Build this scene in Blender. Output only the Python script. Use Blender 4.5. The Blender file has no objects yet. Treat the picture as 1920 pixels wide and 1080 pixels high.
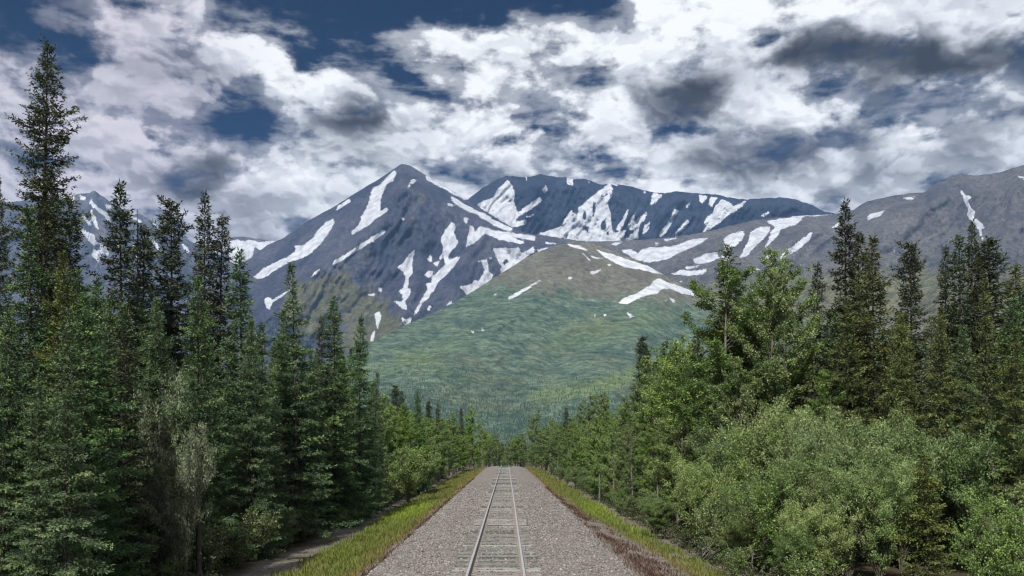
import bpy, math, random
import numpy as np
from mathutils import Vector

# ---------------------------------------------------------------- camera, world, sun, exposure
SC = bpy.context.scene
COL = SC.collection
F, CX, CY, CAMH = 1700.0, 950.0, 842.0, 3.3      # focal length and principal point in pixels of the 1920 px photograph
cam = bpy.data.cameras.new('camera')
cam.sensor_width = 36.0
cam.lens = 36.0 * F / 1920.0
cam.shift_x = (960 - CX) / 1920.0
cam.shift_y = (CY - 540) / 1920.0
cam.clip_start, cam.clip_end = 0.3, 40000.0
cam_ob = bpy.data.objects.new('camera', cam)
cam_ob.location = (0, 0, CAMH)
cam_ob.rotation_euler = (math.radians(90), 0, 0)
COL.objects.link(cam_ob)
SC.camera = cam_ob

SC.view_settings.view_transform = 'Standard'
SC.view_settings.look = 'None'
SC.view_settings.exposure = 0.6
SC.view_settings.gamma = 1.0
SC.view_settings.use_curve_mapping = False
SC.render.engine = 'CYCLES'
SC.cycles.max_bounces = 6
SC.cycles.diffuse_bounces = 3
SC.cycles.glossy_bounces = 2
SC.cycles.transmission_bounces = 3
SC.cycles.volume_bounces = 0
SC.cycles.transparent_max_bounces = 4
SC.cycles.use_denoising = True
SC.cycles.pixel_filter_type = 'BLACKMAN_HARRIS'
SC.cycles.filter_width = 1.25

SUN_EL, SUN_AZ = 47.0, -14.0                       # degrees; azimuth measured from straight behind the camera towards the right
sun = bpy.data.lights.new('sun', 'SUN')
sun.energy = 4.0
sun.angle = math.radians(2.0)
sun.color = (1.0, 0.95, 0.87)
sun_ob = bpy.data.objects.new('sun', sun)
sd = Vector((math.sin(math.radians(SUN_AZ)) * math.cos(math.radians(SUN_EL)),
             -math.cos(math.radians(SUN_AZ)) * math.cos(math.radians(SUN_EL)), math.sin(math.radians(SUN_EL))))
sun_ob.rotation_euler = sd.to_track_quat('Z', 'Y').to_euler()
sun_ob.location = (60, -60, 90)
COL.objects.link(sun_ob)


class NT:
    """small helper round a node tree"""
    def __init__(self, tree):
        self.t = tree
        self.n = tree.nodes
        self.n.clear()

    def new(self, typ, **kw):
        nd = self.n.new(typ)
        for k, v in kw.items():
            setattr(nd, k, v)
        return nd

    def set(self, sock, v):
        if isinstance(v, bpy.types.NodeSocket):
            self.t.links.new(v, sock)
        else:
            sock.default_value = v

    def math(self, op, a, b=None, c=None, clamp=False):
        nd = self.new('ShaderNodeMath', operation=op, use_clamp=clamp)
        for i, v in enumerate((a, b, c)):
            if v is not None:
                self.set(nd.inputs[i], v)
        return nd.outputs[0]

    def vmath(self, op, a, b=None, scale=None):
        nd = self.new('ShaderNodeVectorMath', operation=op)
        self.set(nd.inputs[0], a)
        if b is not None:
            self.set(nd.inputs[1], b)
        if scale is not None:
            self.set(nd.inputs['Scale'], scale)
        return nd.outputs['Value'] if op in ('LENGTH', 'DOT_PRODUCT') else nd.outputs[0]

    def comb(self, x, y, z):
        nd = self.new('ShaderNodeCombineXYZ')
        for i, v in enumerate((x, y, z)):
            self.set(nd.inputs[i], v)
        return nd.outputs[0]

    def sep(self, v):
        nd = self.new('ShaderNodeSeparateXYZ')
        self.set(nd.inputs[0], v)
        return nd.outputs

    def noise(self, vec, scale, detail=4, rough=0.5, lac=2.0, dist=0.0, out=0):
        nd = self.new('ShaderNodeTexNoise')
        self.set(nd.inputs['Vector'], vec)
        nd.inputs['Scale'].default_value = scale
        nd.inputs['Detail'].default_value = detail
        nd.inputs['Roughness'].default_value = rough
        nd.inputs['Lacunarity'].default_value = lac
        nd.inputs['Distortion'].default_value = dist
        return nd.outputs[out]

    def mix(self, fac, a, b, blend='MIX'):
        nd = self.new('ShaderNodeMix', data_type='RGBA', blend_type=blend)
        self.set(nd.inputs[0], fac)
        self.set(nd.inputs[6], a)
        self.set(nd.inputs[7], b)
        return nd.outputs[2]

    def fmix(self, fac, a, b):
        nd = self.new('ShaderNodeMix', data_type='FLOAT')
        self.set(nd.inputs[0], fac)
        self.set(nd.inputs[2], a)
        self.set(nd.inputs[3], b)
        return nd.outputs[0]

    def smooth(self, v, lo, hi, a=0.0, b=1.0):
        nd = self.new('ShaderNodeMapRange', interpolation_type='SMOOTHSTEP')
        self.set(nd.inputs[0], v)
        self.set(nd.inputs[1], lo)
        self.set(nd.inputs[2], hi)
        nd.inputs[3].default_value = a
        nd.inputs[4].default_value = b
        return nd.outputs[0]

    def ramp(self, fac, stops, interp='LINEAR'):
        nd = self.new('ShaderNodeValToRGB')
        cr = nd.color_ramp
        cr.interpolation = interp
        while len(cr.elements) > 1:
            cr.elements.remove(cr.elements[-1])
        cr.elements[0].position = stops[0][0]
        cr.elements[0].color = (*stops[0][1][:3], 1)
        for p, c in stops[1:]:
            cr.elements.new(p).color = (*c[:3], 1)
        self.set(nd.inputs[0], fac)
        return nd.outputs[0]

    def attr(self, name, out='Fac'):
        return self.new('ShaderNodeAttribute', attribute_name=name).outputs[out]


# ---- the sky: Nishita light with a broken cloud deck. Cloud cover and brightness were noted
# by eye for every few degrees of sky and are read back from the direction looked in, then broken up by noise.
COVER = [
 "29 52 100 100 100 42 39 26 29 26 8 34 42 39 36 100 100 100 100 100 100 100 100 100",
 "10 18 82 100 100 87 62 8 55 73 92 29 73 92 96 100 100 100 100 100 100 100 100 100",
 "67 57 77 100 100 100 100 57 57 77 97 95 92 98 100 100 100 100 100 100 100 100 100 100",
 "100 59 100 100 100 95 100 100 67 44 98 98 89 79 75 98 100 100 92 89 100 100 100 100",
 "100 100 98 96 92 65 98 100 100 69 77 98 73 75 95 100 100 98 100 73 69 91 95 100",
 "100 100 100 95 42 38 89 100 100 98 98 91 65 91 98 100 100 98 100 100 65 59 85 95",
 "100 100 100 98 79 59 81 92 97 92 98 94 98 91 98 100 100 100 95 75 91 100 100 100",
 "100 100 100 100 95 98 92 92 98 98 92 79 85 91 98 100 100 100 100 98 98 100 100 100",
 "100 100 100 100 98 98 98 98 98 98 85 65 85 89 91 98 100 98 98 98 98 98 98 98",
 "106 106 106 106 106 106 106 106 106 104 102 100 103 103 104 106 106 106 103 91 98 106 106 106",
 "103 103 103 100 100 106 100 98 98 100 100 100 100 100 100 100 100 100 98 97 98 100 100 100",
]
BRIGHT = [
 "50 64 78 75 82 62 52 45 42 48 48 62 66 66 66 92 96 96 96 92 86 78 84 88",
 "48 55 72 80 80 95 96 60 74 85 93 62 86 86 90 88 85 85 42 48 75 60 72 75",
 "75 70 62 65 68 90 97 80 70 75 92 90 90 93 93 92 78 74 22 12 22 24 62 34",
 "83 70 78 62 60 80 98 95 80 70 94 86 86 86 86 86 60 72 68 58 36 16 30 55",
 "82 83 82 75 66 62 86 92 72 85 86 88 80 80 86 46 26 75 94 75 62 75 70 78",
 "80 78 82 80 70 70 75 50 26 86 88 86 75 86 88 48 36 82 92 90 62 68 70 62",
 "78 80 78 82 75 75 74 70 64 75 86 86 90 86 88 82 70 66 64 58 62 92 64 75",
 "80 82 76 72 46 82 80 85 82 82 80 76 76 80 85 80 50 42 46 80 58 74 62 75",
 "82 82 78 70 34 87 87 91 83 85 76 68 80 75 76 86 80 68 70 85 62 66 74 78",
 "82 82 82 80 78 69 73 81 79 80 82 82 85 85 85 86 86 86 85 62 75 78 78 78",
 "82 82 80 80 78 67 73 79 81 78 80 80 82 82 82 84 84 84 82 66 75 78 78 78",
]


def build_world():
    w = bpy.data.worlds.new('World')
    SC.world = w
    w.use_nodes = True
    g = NT(w.node_tree)
    out = g.new('ShaderNodeOutputWorld')
    d = g.new('ShaderNodeTexCoord').outputs['Generated']
    x, y, z = g.sep(d)
    ys = g.math('MAXIMUM', y, 0.02)
    u = g.math('DIVIDE', x, ys)
    v = g.math('DIVIDE', z, ys)
    # warped direction so that every edge is ragged at several sizes
    st = g.vmath('MULTIPLY', d, (1.0, 1.0, 1.55))
    w1 = g.noise(st, 9.0, 6, 0.58, out='Color')
    w1 = g.vmath('SUBTRACT', w1, (0.5, 0.5, 0.5))
    wx, wy, wz = g.sep(w1)
    u2 = g.math('MULTIPLY_ADD', wx, 0.150, u)
    v2 = g.math('MULTIPLY_ADD', wy, 0.100, v)
    # photo-independent lookup: tangent of azimuth -> ramp position, tangent of elevation -> row
    pos = g.math('MULTIPLY_ADD', u2, F / 1920.0, CX / 1920.0)
    row = g.math('MULTIPLY_ADD', v2, -F / 40.0, (CY - 20) / 40.0)
    row = g.math('MINIMUM', g.math('MAXIMUM', row, 0.0), len(COVER) - 1.0)
    acc = None
    for j, (c, b) in enumerate(zip(COVER, BRIGHT)):
        cs, bs = [int(k) / 100 for k in c.split()], [int(k) / 100 for k in b.split()]
        st_ = [((40 + 80 * i) / 1920.0, (cs[i], bs[i], 0)) for i in range(24)]
        col = g.ramp(pos, st_, 'EASE')
        wgt = g.math('SUBTRACT', 1.0, g.math('ABSOLUTE', g.math('SUBTRACT', row, float(j))), clamp=True)
        term = g.vmath('SCALE', col, scale=wgt)
        acc = term if acc is None else g.vmath('ADD', acc, term)
    gc, gb, _ = g.sep(acc)
    # outside the noted part of the sky: the same kind of broken deck, from noise alone
    far = g.noise(st, 2.2, 3, 0.5)
    oc = g.smooth(far, 0.34, 0.5)
    ob = g.math('MULTIPLY_ADD', far, 0.5, 0.5)
    inu = g.smooth(g.math('ABSOLUTE', g.math('SUBTRACT', pos, 0.5)), 0.5, 0.72, 1, 0)
    inv = g.smooth(v, 0.5, 0.68, 1, 0)
    inn = g.math('MULTIPLY', g.math('MULTIPLY', inu, inv), g.smooth(y, 0.02, 0.2))
    gc = g.fmix(inn, oc, gc)
    gb = g.fmix(inn, ob, gb)

    # billows: puffy cells plus fine noise, and the same a little towards the light for lit edges
    wv = g.vmath('ADD', st, g.vmath('SCALE', w1, scale=0.07))

    def billow(vec):
        a = g.new('ShaderNodeTexVoronoi', feature='SMOOTH_F1')
        a.inputs['Scale'].default_value = 13
        a.inputs['Detail'].default_value = 3.0
        a.inputs['Roughness'].default_value = 0.6
        a.inputs['Smoothness'].default_value = 0.2
        g.set(a.inputs['Vector'], vec)
        return g.math('SUBTRACT', 0.42, a.outputs['Distance'])
    h0 = billow(wv)
    h1 = billow(g.vmath('ADD', wv, (0.003, 0.0, 0.011)))
    fine = g.noise(st, 17, 9, 0.62)
    wisp = g.noise(g.vmath('MULTIPLY', d, (1.0, 1.0, 3.4)), 15, 6, 0.62)
    # density: cover plus detail, thinned where little cover was noted
    dens = g.math('ADD', gc, g.math('MULTIPLY', g.math('SUBTRACT', fine, 0.5), 1.05))
    dens = g.math('ADD', dens, g.math('MULTIPLY', h0, 0.30))
    dens = g.math('ADD', dens, g.math('MULTIPLY', g.math('SUBTRACT', wisp, 0.5), 0.55))
    alpha = g.smooth(dens, 0.49, 0.80)
    veil = g.math('MULTIPLY', g.smooth(g.math('MULTIPLY_ADD', g.math('SUBTRACT', wisp, 0.5), 1.9, dens), 0.12, 0.75), 0.45)
    alpha = g.math('MAXIMUM', alpha, veil)
    lit = g.math('MULTIPLY', g.math('SUBTRACT', h0, h1), 0.62)
    lit = g.math('MINIMUM', g.math('MAXIMUM', lit, -0.075), 0.085)
    soft = g.math('MULTIPLY', g.math('SUBTRACT', g.noise(wv, 7, 8, 0.60), 0.5), 0.34)
    edge = g.smooth(dens, 1.0, 0.66, 0.0, 0.06)
    br = g.math('ADD', g.math('MULTIPLY_ADD', gb, 1.45, -0.365), g.math('ADD', g.math('ADD', lit, edge), soft))
    cloud = g.ramp(br, [(0.0, (0.026, 0.022, 0.016)), (0.2, (0.058, 0.054, 0.050)), (0.35, (0.112, 0.110, 0.112)),
                        (0.5, (0.205, 0.212, 0.226)), (0.65, (0.350, 0.362, 0.385)), (0.8, (0.55, 0.572, 0.61)),
                        (0.92, (0.69, 0.705, 0.73)), (1.0, (0.80, 0.81, 0.825))])
    # a warm mauve cast in the bank of cloud to the left
    mauve = g.math('MULTIPLY', g.smooth(pos, 0.30, 0.14), inn)
    cloud = g.mix(mauve, cloud, (0.80, 0.745, 0.785, 1), 'MULTIPLY')
    sky = g.new('ShaderNodeTexSky', sky_type='NISHITA', sun_disc=False)
    sky.sun_elevation = math.radians(SUN_EL)
    sky.sun_rotation = math.radians(180 - SUN_AZ)
    sky.altitude = 600
    sky.air_density, sky.dust_density, sky.ozone_density = 1.0, 0.4, 2.0
    K = 0.06
    clear = g.mix(1.0, sky.outputs[0], (0.0, 0.075, 0.17, 1), 'MULTIPLY')
    cl = g.vmath('SCALE', cloud, scale=0.88 / K)
    col = g.mix(alpha, clear, cl)
    bg = g.new('ShaderNodeBackground')
    g.set(bg.inputs[0], col)
    bg.inputs[1].default_value = K
    g.t.links.new(bg.outputs[0], out.inputs[0])
    w.cycles.sampling_method = 'MANUAL'
    w.cycles.sample_map_resolution = 512


build_world()

# ---------------------------------------------------------------- helpers
def tag(o, label=None, cat=None, group=None, kind=None):
    if label:
        o['label'] = label
    if cat:
        o['category'] = cat
    if group:
        o['group'] = group
    if kind:
        o['kind'] = kind
    return o


def mesh_np(name, verts, faces, mats=(), face_attr=None, vert_attr=None, smooth=False, mat_idx=None):
    """a mesh from numpy arrays; faces is an (n, 3) or (n, 4) array, or a list of such arrays"""
    if not isinstance(faces, list):
        faces = [faces]
    faces = [np.asarray(f, dtype=np.int32) for f in faces if len(f)]
    me = bpy.data.meshes.new(name)
    verts = np.asarray(verts, dtype=np.float32)
    me.vertices.add(len(verts))
    me.vertices.foreach_set('co', verts.ravel())
    loops = np.concatenate([f.ravel() for f in faces])
    sizes = np.concatenate([np.full(len(f), f.shape[1], dtype=np.int32) for f in faces])
    me.loops.add(len(loops))
    me.loops.foreach_set('vertex_index', loops)
    me.polygons.add(len(sizes))
    me.polygons.foreach_set('loop_start', np.concatenate(([0], np.cumsum(sizes)[:-1])).astype(np.int32))
    me.polygons.foreach_set('use_smooth', np.full(len(sizes), smooth, dtype=bool))
    for m in mats:
        me.materials.append(m)
    if mat_idx is not None:
        me.polygons.foreach_set('material_index', np.asarray(mat_idx, dtype=np.int32))
    me.update(calc_edges=True)
    for k, a in (face_attr or {}).items():
        me.attributes.new(k, 'FLOAT', 'FACE').data.foreach_set('value', np.asarray(a, dtype=np.float32))
    for k, a in (vert_attr or {}).items():
        me.attributes.new(k, 'FLOAT', 'POINT').data.foreach_set('value', np.asarray(a, dtype=np.float32))
    me.validate()
    return me


def link(name, me, parent=None):
    o = bpy.data.objects.new(name, me)
    COL.objects.link(o)
    if parent:
        o.parent = parent
    return o


def sstep(x, a, b):
    t = np.clip((x - a) / (b - a), 0, 1)
    return t * t * (3 - 2 * t)


_perm = np.random.RandomState(7).permutation(512).astype(np.int64)
_grad = np.random.RandomState(8).uniform(0, 2 * np.pi, 512)
_gx, _gy = np.cos(_grad), np.sin(_grad)


def perlin(x, y, seed=0):
    x, y = np.asarray(x, float), np.asarray(y, float)
    xi, yi = np.floor(x).astype(np.int64), np.floor(y).astype(np.int64)
    xf, yf = x - xi, y - yi
    u, v = xf * xf * xf * (xf * (xf * 6 - 15) + 10), yf * yf * yf * (yf * (yf * 6 - 15) + 10)

    def corner(i, j):
        h = _perm[(_perm[(xi + i + seed * 37) & 511] + yi + j + seed * 101) & 511]
        return _gx[h] * (xf - i) + _gy[h] * (yf - j)
    a, b, c, d = corner(0, 0), corner(1, 0), corner(0, 1), corner(1, 1)
    return ((a + u * (b - a)) + v * ((c + u * (d - c)) - (a + u * (b - a)))) * 1.41


def fbm(x, y, octv=5, gain=0.5, seed=0):
    s, a, f, t = 0, 1.0, 1.0, 0
    for i in range(octv):
        s = s + a * perlin(x * f, y * f, seed + i)
        t += a
        a *= gain
        f *= 2.03
    return s / t


def ridged(x, y, octv=5, gain=0.5, seed=0):
    s, a, f, t = 0, 1.0, 1.0, 0
    for i in range(octv):
        s = s + a * (1 - 2 * np.abs(perlin(x * f, y * f, seed + i)))
        t += a
        a *= gain
        f *= 2.03
    return s / t


def bsdf(name, base, rough=0.8, spec=0.3, bump=None, trans=0.0, metal=0.0):
    """material from a builder: base(g) returns a colour socket or tuple; bump(g) a height socket and distance"""
    m = bpy.data.materials.new(name)
    m.use_nodes = True
    g = NT(m.node_tree)
    out = g.new('ShaderNodeOutputMaterial')
    p = g.new('ShaderNodeBsdfPrincipled')
    col = base(g) if callable(base) else (*base, 1)
    g.set(p.inputs['Base Color'], col)
    g.set(p.inputs['Roughness'], rough(g) if callable(rough) else rough)
    p.inputs['Specular IOR Level'].default_value = spec
    g.set(p.inputs['Metallic'], metal(g) if callable(metal) else metal)
    if bump:
        h, dist, strength = bump(g)
        b = g.new('ShaderNodeBump')
        b.inputs['Distance'].default_value = dist
        b.inputs['Strength'].default_value = strength
        g.set(b.inputs['Height'], h)
        g.t.links.new(b.outputs[0], p.inputs['Normal'])
    sh = p.outputs[0]
    if trans:
        tr = g.new('ShaderNodeBsdfTranslucent')
        g.set(tr.inputs[0], col)
        mx = g.new('ShaderNodeMixShader')
        mx.inputs[0].default_value = trans
        g.t.links.new(sh, mx.inputs[1])
        g.t.links.new(tr.outputs[0], mx.inputs[2])
        sh = mx.outputs[0]
    g.t.links.new(sh, out.inputs[0])
    return m


def objco(g):
    return g.new('ShaderNodeTexCoord').outputs['Object']


# ---------------------------------------------------------------- haze: the blue air between here and the mountains
HAZE = True
def build_haze():
    x, y0, y1, z0, z1 = 9000, -450, 8400, -30, 2080
    v = [(sx * x, yy, zz) for zz in (z0, z1) for sx, yy in ((-1, y0), (1, y0), (1, y1), (-1, y1))]
    f = [(3, 2, 1, 0), (4, 5, 6, 7), (0, 1, 5, 4), (1, 2, 6, 5), (2, 3, 7, 6), (3, 0, 4, 7)]
    m = bpy.data.materials.new('blue_air')
    m.use_nodes = True
    g = NT(m.node_tree)
    out = g.new('ShaderNodeOutputMaterial')
    vol = g.new('ShaderNodeVolumePrincipled')
    vol.inputs['Color'].default_value = (0.28, 0.54, 1.0, 1)
    vol.inputs['Density'].default_value = 3.4e-5
    vol.inputs['Anisotropy'].default_value = 0.0
    g.t.links.new(vol.outputs[0], out.inputs['Volume'])
    m.cycles.homogeneous_volume = True
    o = link('haze', mesh_np('haze', v, np.array(f), [m]))
    tag(o, 'thin blue summer haze lying between the railway and the mountains', 'haze', kind='stuff')
if HAZE:
    build_haze()


# ---------------------------------------------------------------- ground
def fall(y):
    """the line runs level, then tips over a gentle crest and down"""
    y = np.asarray(y, float)
    a = np.clip(y - 178, 0, 30)
    return -(a * a) * 0.00042 - np.clip(y - 208, 0, 200) * 0.0252 * (1 - np.clip(y - 208, 0, 200) / 800)


def ground_z(x, y):
    x, y = np.asarray(x, float), np.asarray(y, float)
    c = np.abs(x + 0.2)
    prof = np.interp(c, [0, 3.6, 4.2, 5.2, 7.0, 9.0, 14, 40], [-0.62, -0.62, -0.66, -0.95, -1.2, -1.3, -1.35, -1.2])
    n = fbm(x * 0.35, y * 0.35, 3, seed=3) * 0.16 * sstep(c, 4.1, 6.5)
    return prof + n + fall(y)


def mat_ground():
    def col(g):
        c = objco(g)
        n = g.noise(c, 0.55, 5, 0.6)
        n2 = g.noise(c, 7.0, 4, 0.6)
        a = g.mix(g.smooth(n2, 0.35, 0.7), (0.10, 0.085, 0.075, 1), (0.23, 0.205, 0.185, 1))
        moss = g.mix(n2, (0.045, 0.055, 0.018, 1), (0.10, 0.105, 0.035, 1))
        x, y, z = g.sep(c)
        cx = g.math('ABSOLUTE', g.math('ADD', x, 0.2))
        bare = g.smooth(g.math('ADD', cx, g.math('MULTIPLY', n, 1.4)), 9.9, 10.7, 1, 0)
        litter = g.mix(n2, (0.030, 0.026, 0.016, 1), (0.075, 0.062, 0.036, 1))
        a = g.mix(g.math('MULTIPLY', g.smooth(n, 0.5, 0.62), 0.6), a, moss)
        return g.mix(bare, litter, a)
    return bsdf('soil', col, 0.95, 0.15, bump=lambda g: (g.noise(objco(g), 9, 5, 0.65), 0.05, 0.6))


def build_ground():
    xs = np.concatenate(([-8900, -5000, -2500, -1200, -600, -300, -150, -80, -50], np.arange(-40, 40.1, 0.8), [50, 80, 150, 300, 600, 1200, 2500, 5000, 8900]))
    ys = np.concatenate(([-430, -200, -100, -50], np.arange(-20, 110, 0.9), np.arange(110, 430, 4.0), [450, 500, 600, 800, 1200, 2000, 4000, 6000, 8300]))
    X, Y = np.meshgrid(xs, ys)
    Z = ground_z(X, Y)
    nx, ny = len(xs), len(ys)
    idx = np.arange(nx * ny).reshape(ny, nx)
    f = np.stack([idx[:-1, :-1], idx[:-1, 1:], idx[1:, 1:], idx[1:, :-1]], -1).reshape(-1, 4)
    o = link('ground', mesh_np('ground', np.stack([X, Y, Z], -1).reshape(-1, 3), f, [mat_ground()], smooth=True))
    tag(o, kind='structure')
build_ground()


# ---------------------------------------------------------------- mountains
def to_px(X, Y, Z):
    return CX + F * X / Y, CY - F * (Z - CAMH) / Y


def poly_sdf(px, py, poly):
    """signed distance in pixels of bearing, positive inside"""
    p = np.asarray(poly, float)
    a, b = p, np.roll(p, -1, 0)
    best = np.full(px.shape, 1e9)
    inside = np.zeros(px.shape, bool)
    for (ax, ay), (bx, by) in zip(a, b):
        ex, ey = bx - ax, by - ay
        L = ex * ex + ey * ey + 1e-9
        t = np.clip(((px - ax) * ex + (py - ay) * ey) / L, 0, 1)
        best = np.minimum(best, np.hypot(px - ax - t * ex, py - ay - t * ey))
        if abs(ey) > 1e-9:
            hit = ((ay > py) != (by > py)) & (px < ex * (py - ay) / ey + ax)
            inside ^= hit
    return np.where(inside, best, -best)


def snow_field(px, py, polys, holes=()):
    s = np.full(px.shape, -14.0)
    for group, sign in ((polys, 1), (holes, -1)):
        for poly in group:
            p = np.asarray(poly, float)
            x0, y0 = p.min(0) - 14
            x1, y1 = p.max(0) + 14
            m = (px > x0) & (px < x1) & (py > y0) & (py < y1)
            if m.any():
                d = poly_sdf(px[m], py[m], p)
                s[m] = np.maximum(s[m], d) if sign > 0 else np.minimum(s[m], -d)
    return np.clip(s, -14, 14)


def zc(x0, y0, k, text):
    """polygons noted on an enlarged view: origin, enlargement, 'x,y x,y ...; x,y ...'"""
    return [[(x0 + float(q.split(',')[0]) / k, y0 + float(q.split(',')[1]) / k) for q in t.split()] for t in text.split(';') if t.strip()]


def seg_ridge(px, py, line, width, sharp=True):
    """1 on a polyline, falling to 0 at width"""
    best = np.full(px.shape, 1e9)
    for (ax, ay), (bx, by) in zip(line[:-1], line[1:]):
        ex, ey = bx - ax, by - ay
        t = np.clip(((px - ax) * ex + (py - ay) * ey) / (ex * ex + ey * ey + 1e-9), 0, 1)
        best = np.minimum(best, np.hypot(px - ax - t * ex, py - ay - t * ey))
    v = np.clip(1 - best / width, 0, 1)
    return v if sharp else v * v * (3 - 2 * v)


def mat_mountain(name, rock_a, rock_b, veg_a, veg_b, tex=1.0, shrubs=0.0, BUMP=30.0):
    def col(g):
        c = objco(g)
        n1 = g.noise(c, 0.0021 * tex, 6, 0.6)
        n2 = g.noise(g.vmath('MULTIPLY', c, (1.0, 0.5, 0.35)), 0.011 * tex, 5, 0.62)
        rock = g.mix(g.smooth(g.math('ADD', g.math('MULTIPLY', n1, 0.6), g.math('MULTIPLY', n2, 0.4)), 0.36, 0.64), (*rock_a, 1), (*rock_b, 1))
        n3 = g.noise(g.vmath('MULTIPLY', c, (0.55, 1.0, 1.9)), 0.014 * tex, 6, 0.66)
        veg = g.mix(g.smooth(n3, 0.36, 0.64), (*veg_a, 1), (*veg_b, 1))
        if shrubs:
            n4 = g.noise(g.vmath('MULTIPLY', c, (0.8, 1.0, 2.2)), 0.05, 5, 0.7)
            veg = g.mix(g.math('MULTIPLY', g.smooth(n4, 0.46, 0.60), shrubs), veg, (0.020, 0.038, 0.028, 1))
            n6 = g.noise(c, 0.0052, 5, 0.65)
            veg = g.mix(g.math('MULTIPLY', g.smooth(n6, 0.50, 0.66), 0.42), veg, (0.105, 0.112, 0.060, 1))
            veg = g.mix(g.attr('sun_streak'), veg, (0.15, 0.20, 0.045, 1))  # sunlight through a cloud gap, put into the plant colour
        w = g.smooth(g.math('ADD', g.attr('veg'), g.math('MULTIPLY', g.math('SUBTRACT', n2, 0.5), 0.9)), 0.35, 0.65)
        base = g.mix(w, rock, veg)
        # scree streaks running down the slope
        n5 = g.noise(g.vmath('MULTIPLY', g.vmath('ADD', c, g.vmath('SCALE', g.noise(c, 0.004, 3, out='Color'), scale=120.0)), (1.0, 1.0, 0.30)), 0.042, 6, 0.78)
        base = g.mix(1.0, base, g.mix(g.smooth(n5, 0.34, 0.66), (0.60, 0.60, 0.62, 1), (1.42, 1.40, 1.36, 1)), 'MULTIPLY')
        st = g.vmath('MULTIPLY', c, (1.0, 1.0, 0.30))
        e = g.noise(st, 0.042, 6, 0.74)
        e2 = g.noise(c, 0.011, 4, 0.6)
        s = g.math('ADD', g.attr('snow'), g.math('MULTIPLY', g.math('SUBTRACT', e, 0.5), 9.0))
        s = g.math('ADD', s, g.math('MULTIPLY', g.math('SUBTRACT', e2, 0.5), 7.0))
        sn = g.smooth(s, -1.3, 0.0)
        dirt = g.noise(st, 0.02, 5, 0.65)
        snow = g.mix(g.smooth(dirt, 0.38, 0.66), (0.55, 0.575, 0.62, 1), (0.36, 0.385, 0.44, 1))
        return g.mix(sn, base, snow)

    def bump(g):
        c = objco(g)
        r = g.new('ShaderNodeTexNoise', noise_type='RIDGED_MULTIFRACTAL')
        r.inputs['Scale'].default_value = 0.006
        r.inputs['Detail'].default_value = 8
        r.inputs['Roughness'].default_value = 0.72
        g.set(r.inputs['Vector'], g.vmath('MULTIPLY', c, (1.0, 1.0, 0.6)))
        return g.math('ADD', g.math('MULTIPLY', r.outputs[0], 0.35), g.noise(c, 0.02, 6, 0.7)), BUMP, 0.9
    return bsdf(name, col, 0.92, 0.1, bump=bump)


LAYERS = {}


def build_layer(name, crest, base, px0, px1, step, rows, mat, snow=(), holes=(), ridges=(), gully=(0.6, 26, 120, 60.0),
                rough=25.0, power=1.0, jag=2.0, veg=None, sun_streak=None, back=500.0, seed=0):
    px = np.arange(px0, px1 + step, step, dtype=float)
    cr, ba = np.array(crest, float), np.array(base, float)
    pyc, Dc = np.interp(px, cr[:, 0], cr[:, 1]), np.interp(px, cr[:, 0], cr[:, 2])
    pyb, Db = np.interp(px, ba[:, 0], ba[:, 1]), np.interp(px, ba[:, 0], ba[:, 2])
    pyc = pyc + jag * (fbm(px / 17.0, px * 0 + seed, 4, 0.6, seed + 11))
    t = np.linspace(0, 1, rows)
    T, PX = np.meshgrid(t, px, indexing='ij')
    PY = pyc + (pyb - pyc) * T
    D = Dc + (Db - Dc) * T ** power
    k, wq, wl, amp = gully
    q = PX + k * PY + 14 * perlin(PX / 60, PY / 60, seed + 5)
    g = ridged(q / wq, PY / wl, 4, 0.5, seed)
    tap = sstep(T, 0.0, 0.12)
    dY = -amp * g * tap + rough * fbm(PX / 34, PY / 26, 5, 0.55, seed + 3) * tap
    for line, width, a in ridges:
        dY -= a * seg_ridge(PX, PY, line, width) * tap
    Y = D + dY
    X = (PX - CX) / F * Y
    Z = CAMH + (CY - PY) / F * Y
    # the far side of the ridge, going down behind the crest
    bk = np.array([1.0, 0.5, 0.22, 0.08])
    Xb = np.stack([X[0]] * 4)
    Yb = Y[0] + back * bk[:, None]
    Zb = Z[0] - np.maximum(Z[0] + 6, 0) * (bk[:, None] ** 1.1) * np.minimum(back / 900, 0.8)
    snowv = snow_field(*to_px(X, Y, Z), snow, holes) if callable(snow) is False else snow(*to_px(X, Y, Z))
    vegv = veg(PX, PY, T) if veg else np.zeros_like(T)
    sunv = sun_streak(PX, PY, T) if sun_streak else np.zeros_like(T)
    pad = lambda a, v=None: np.concatenate([np.repeat(a[:1], 4, 0) if v is None else np.full((4, a.shape[1]), v), a])
    V = np.stack([np.concatenate([Xb, X]), np.concatenate([Yb, Y]), np.concatenate([Zb, Z])], -1)
    ny, nx = V.shape[:2]
    idx = np.arange(nx * ny).reshape(ny, nx)
    f = np.stack([idx[:-1, :-1], idx[1:, :-1], idx[1:, 1:], idx[:-1, 1:]], -1).reshape(-1, 4)
    o = link(name, mesh_np(name, V.reshape(-1, 3), f, [mat], smooth=True,
                           vert_attr={'snow': pad(snowv).ravel(), 'veg': pad(vegv).ravel(), 'sun_streak': pad(sunv).ravel()}))
    tag(o, kind='structure')
    LAYERS[name] = (PX, PY, np.stack([X, Y, Z], -1))
    return o


Z2 = (400, 280, 2.842)
Z3 = (860, 300, 3.0)
Z4 = (1300, 280, 2.842)
ZA = (0, 240, 4.0)

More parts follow.
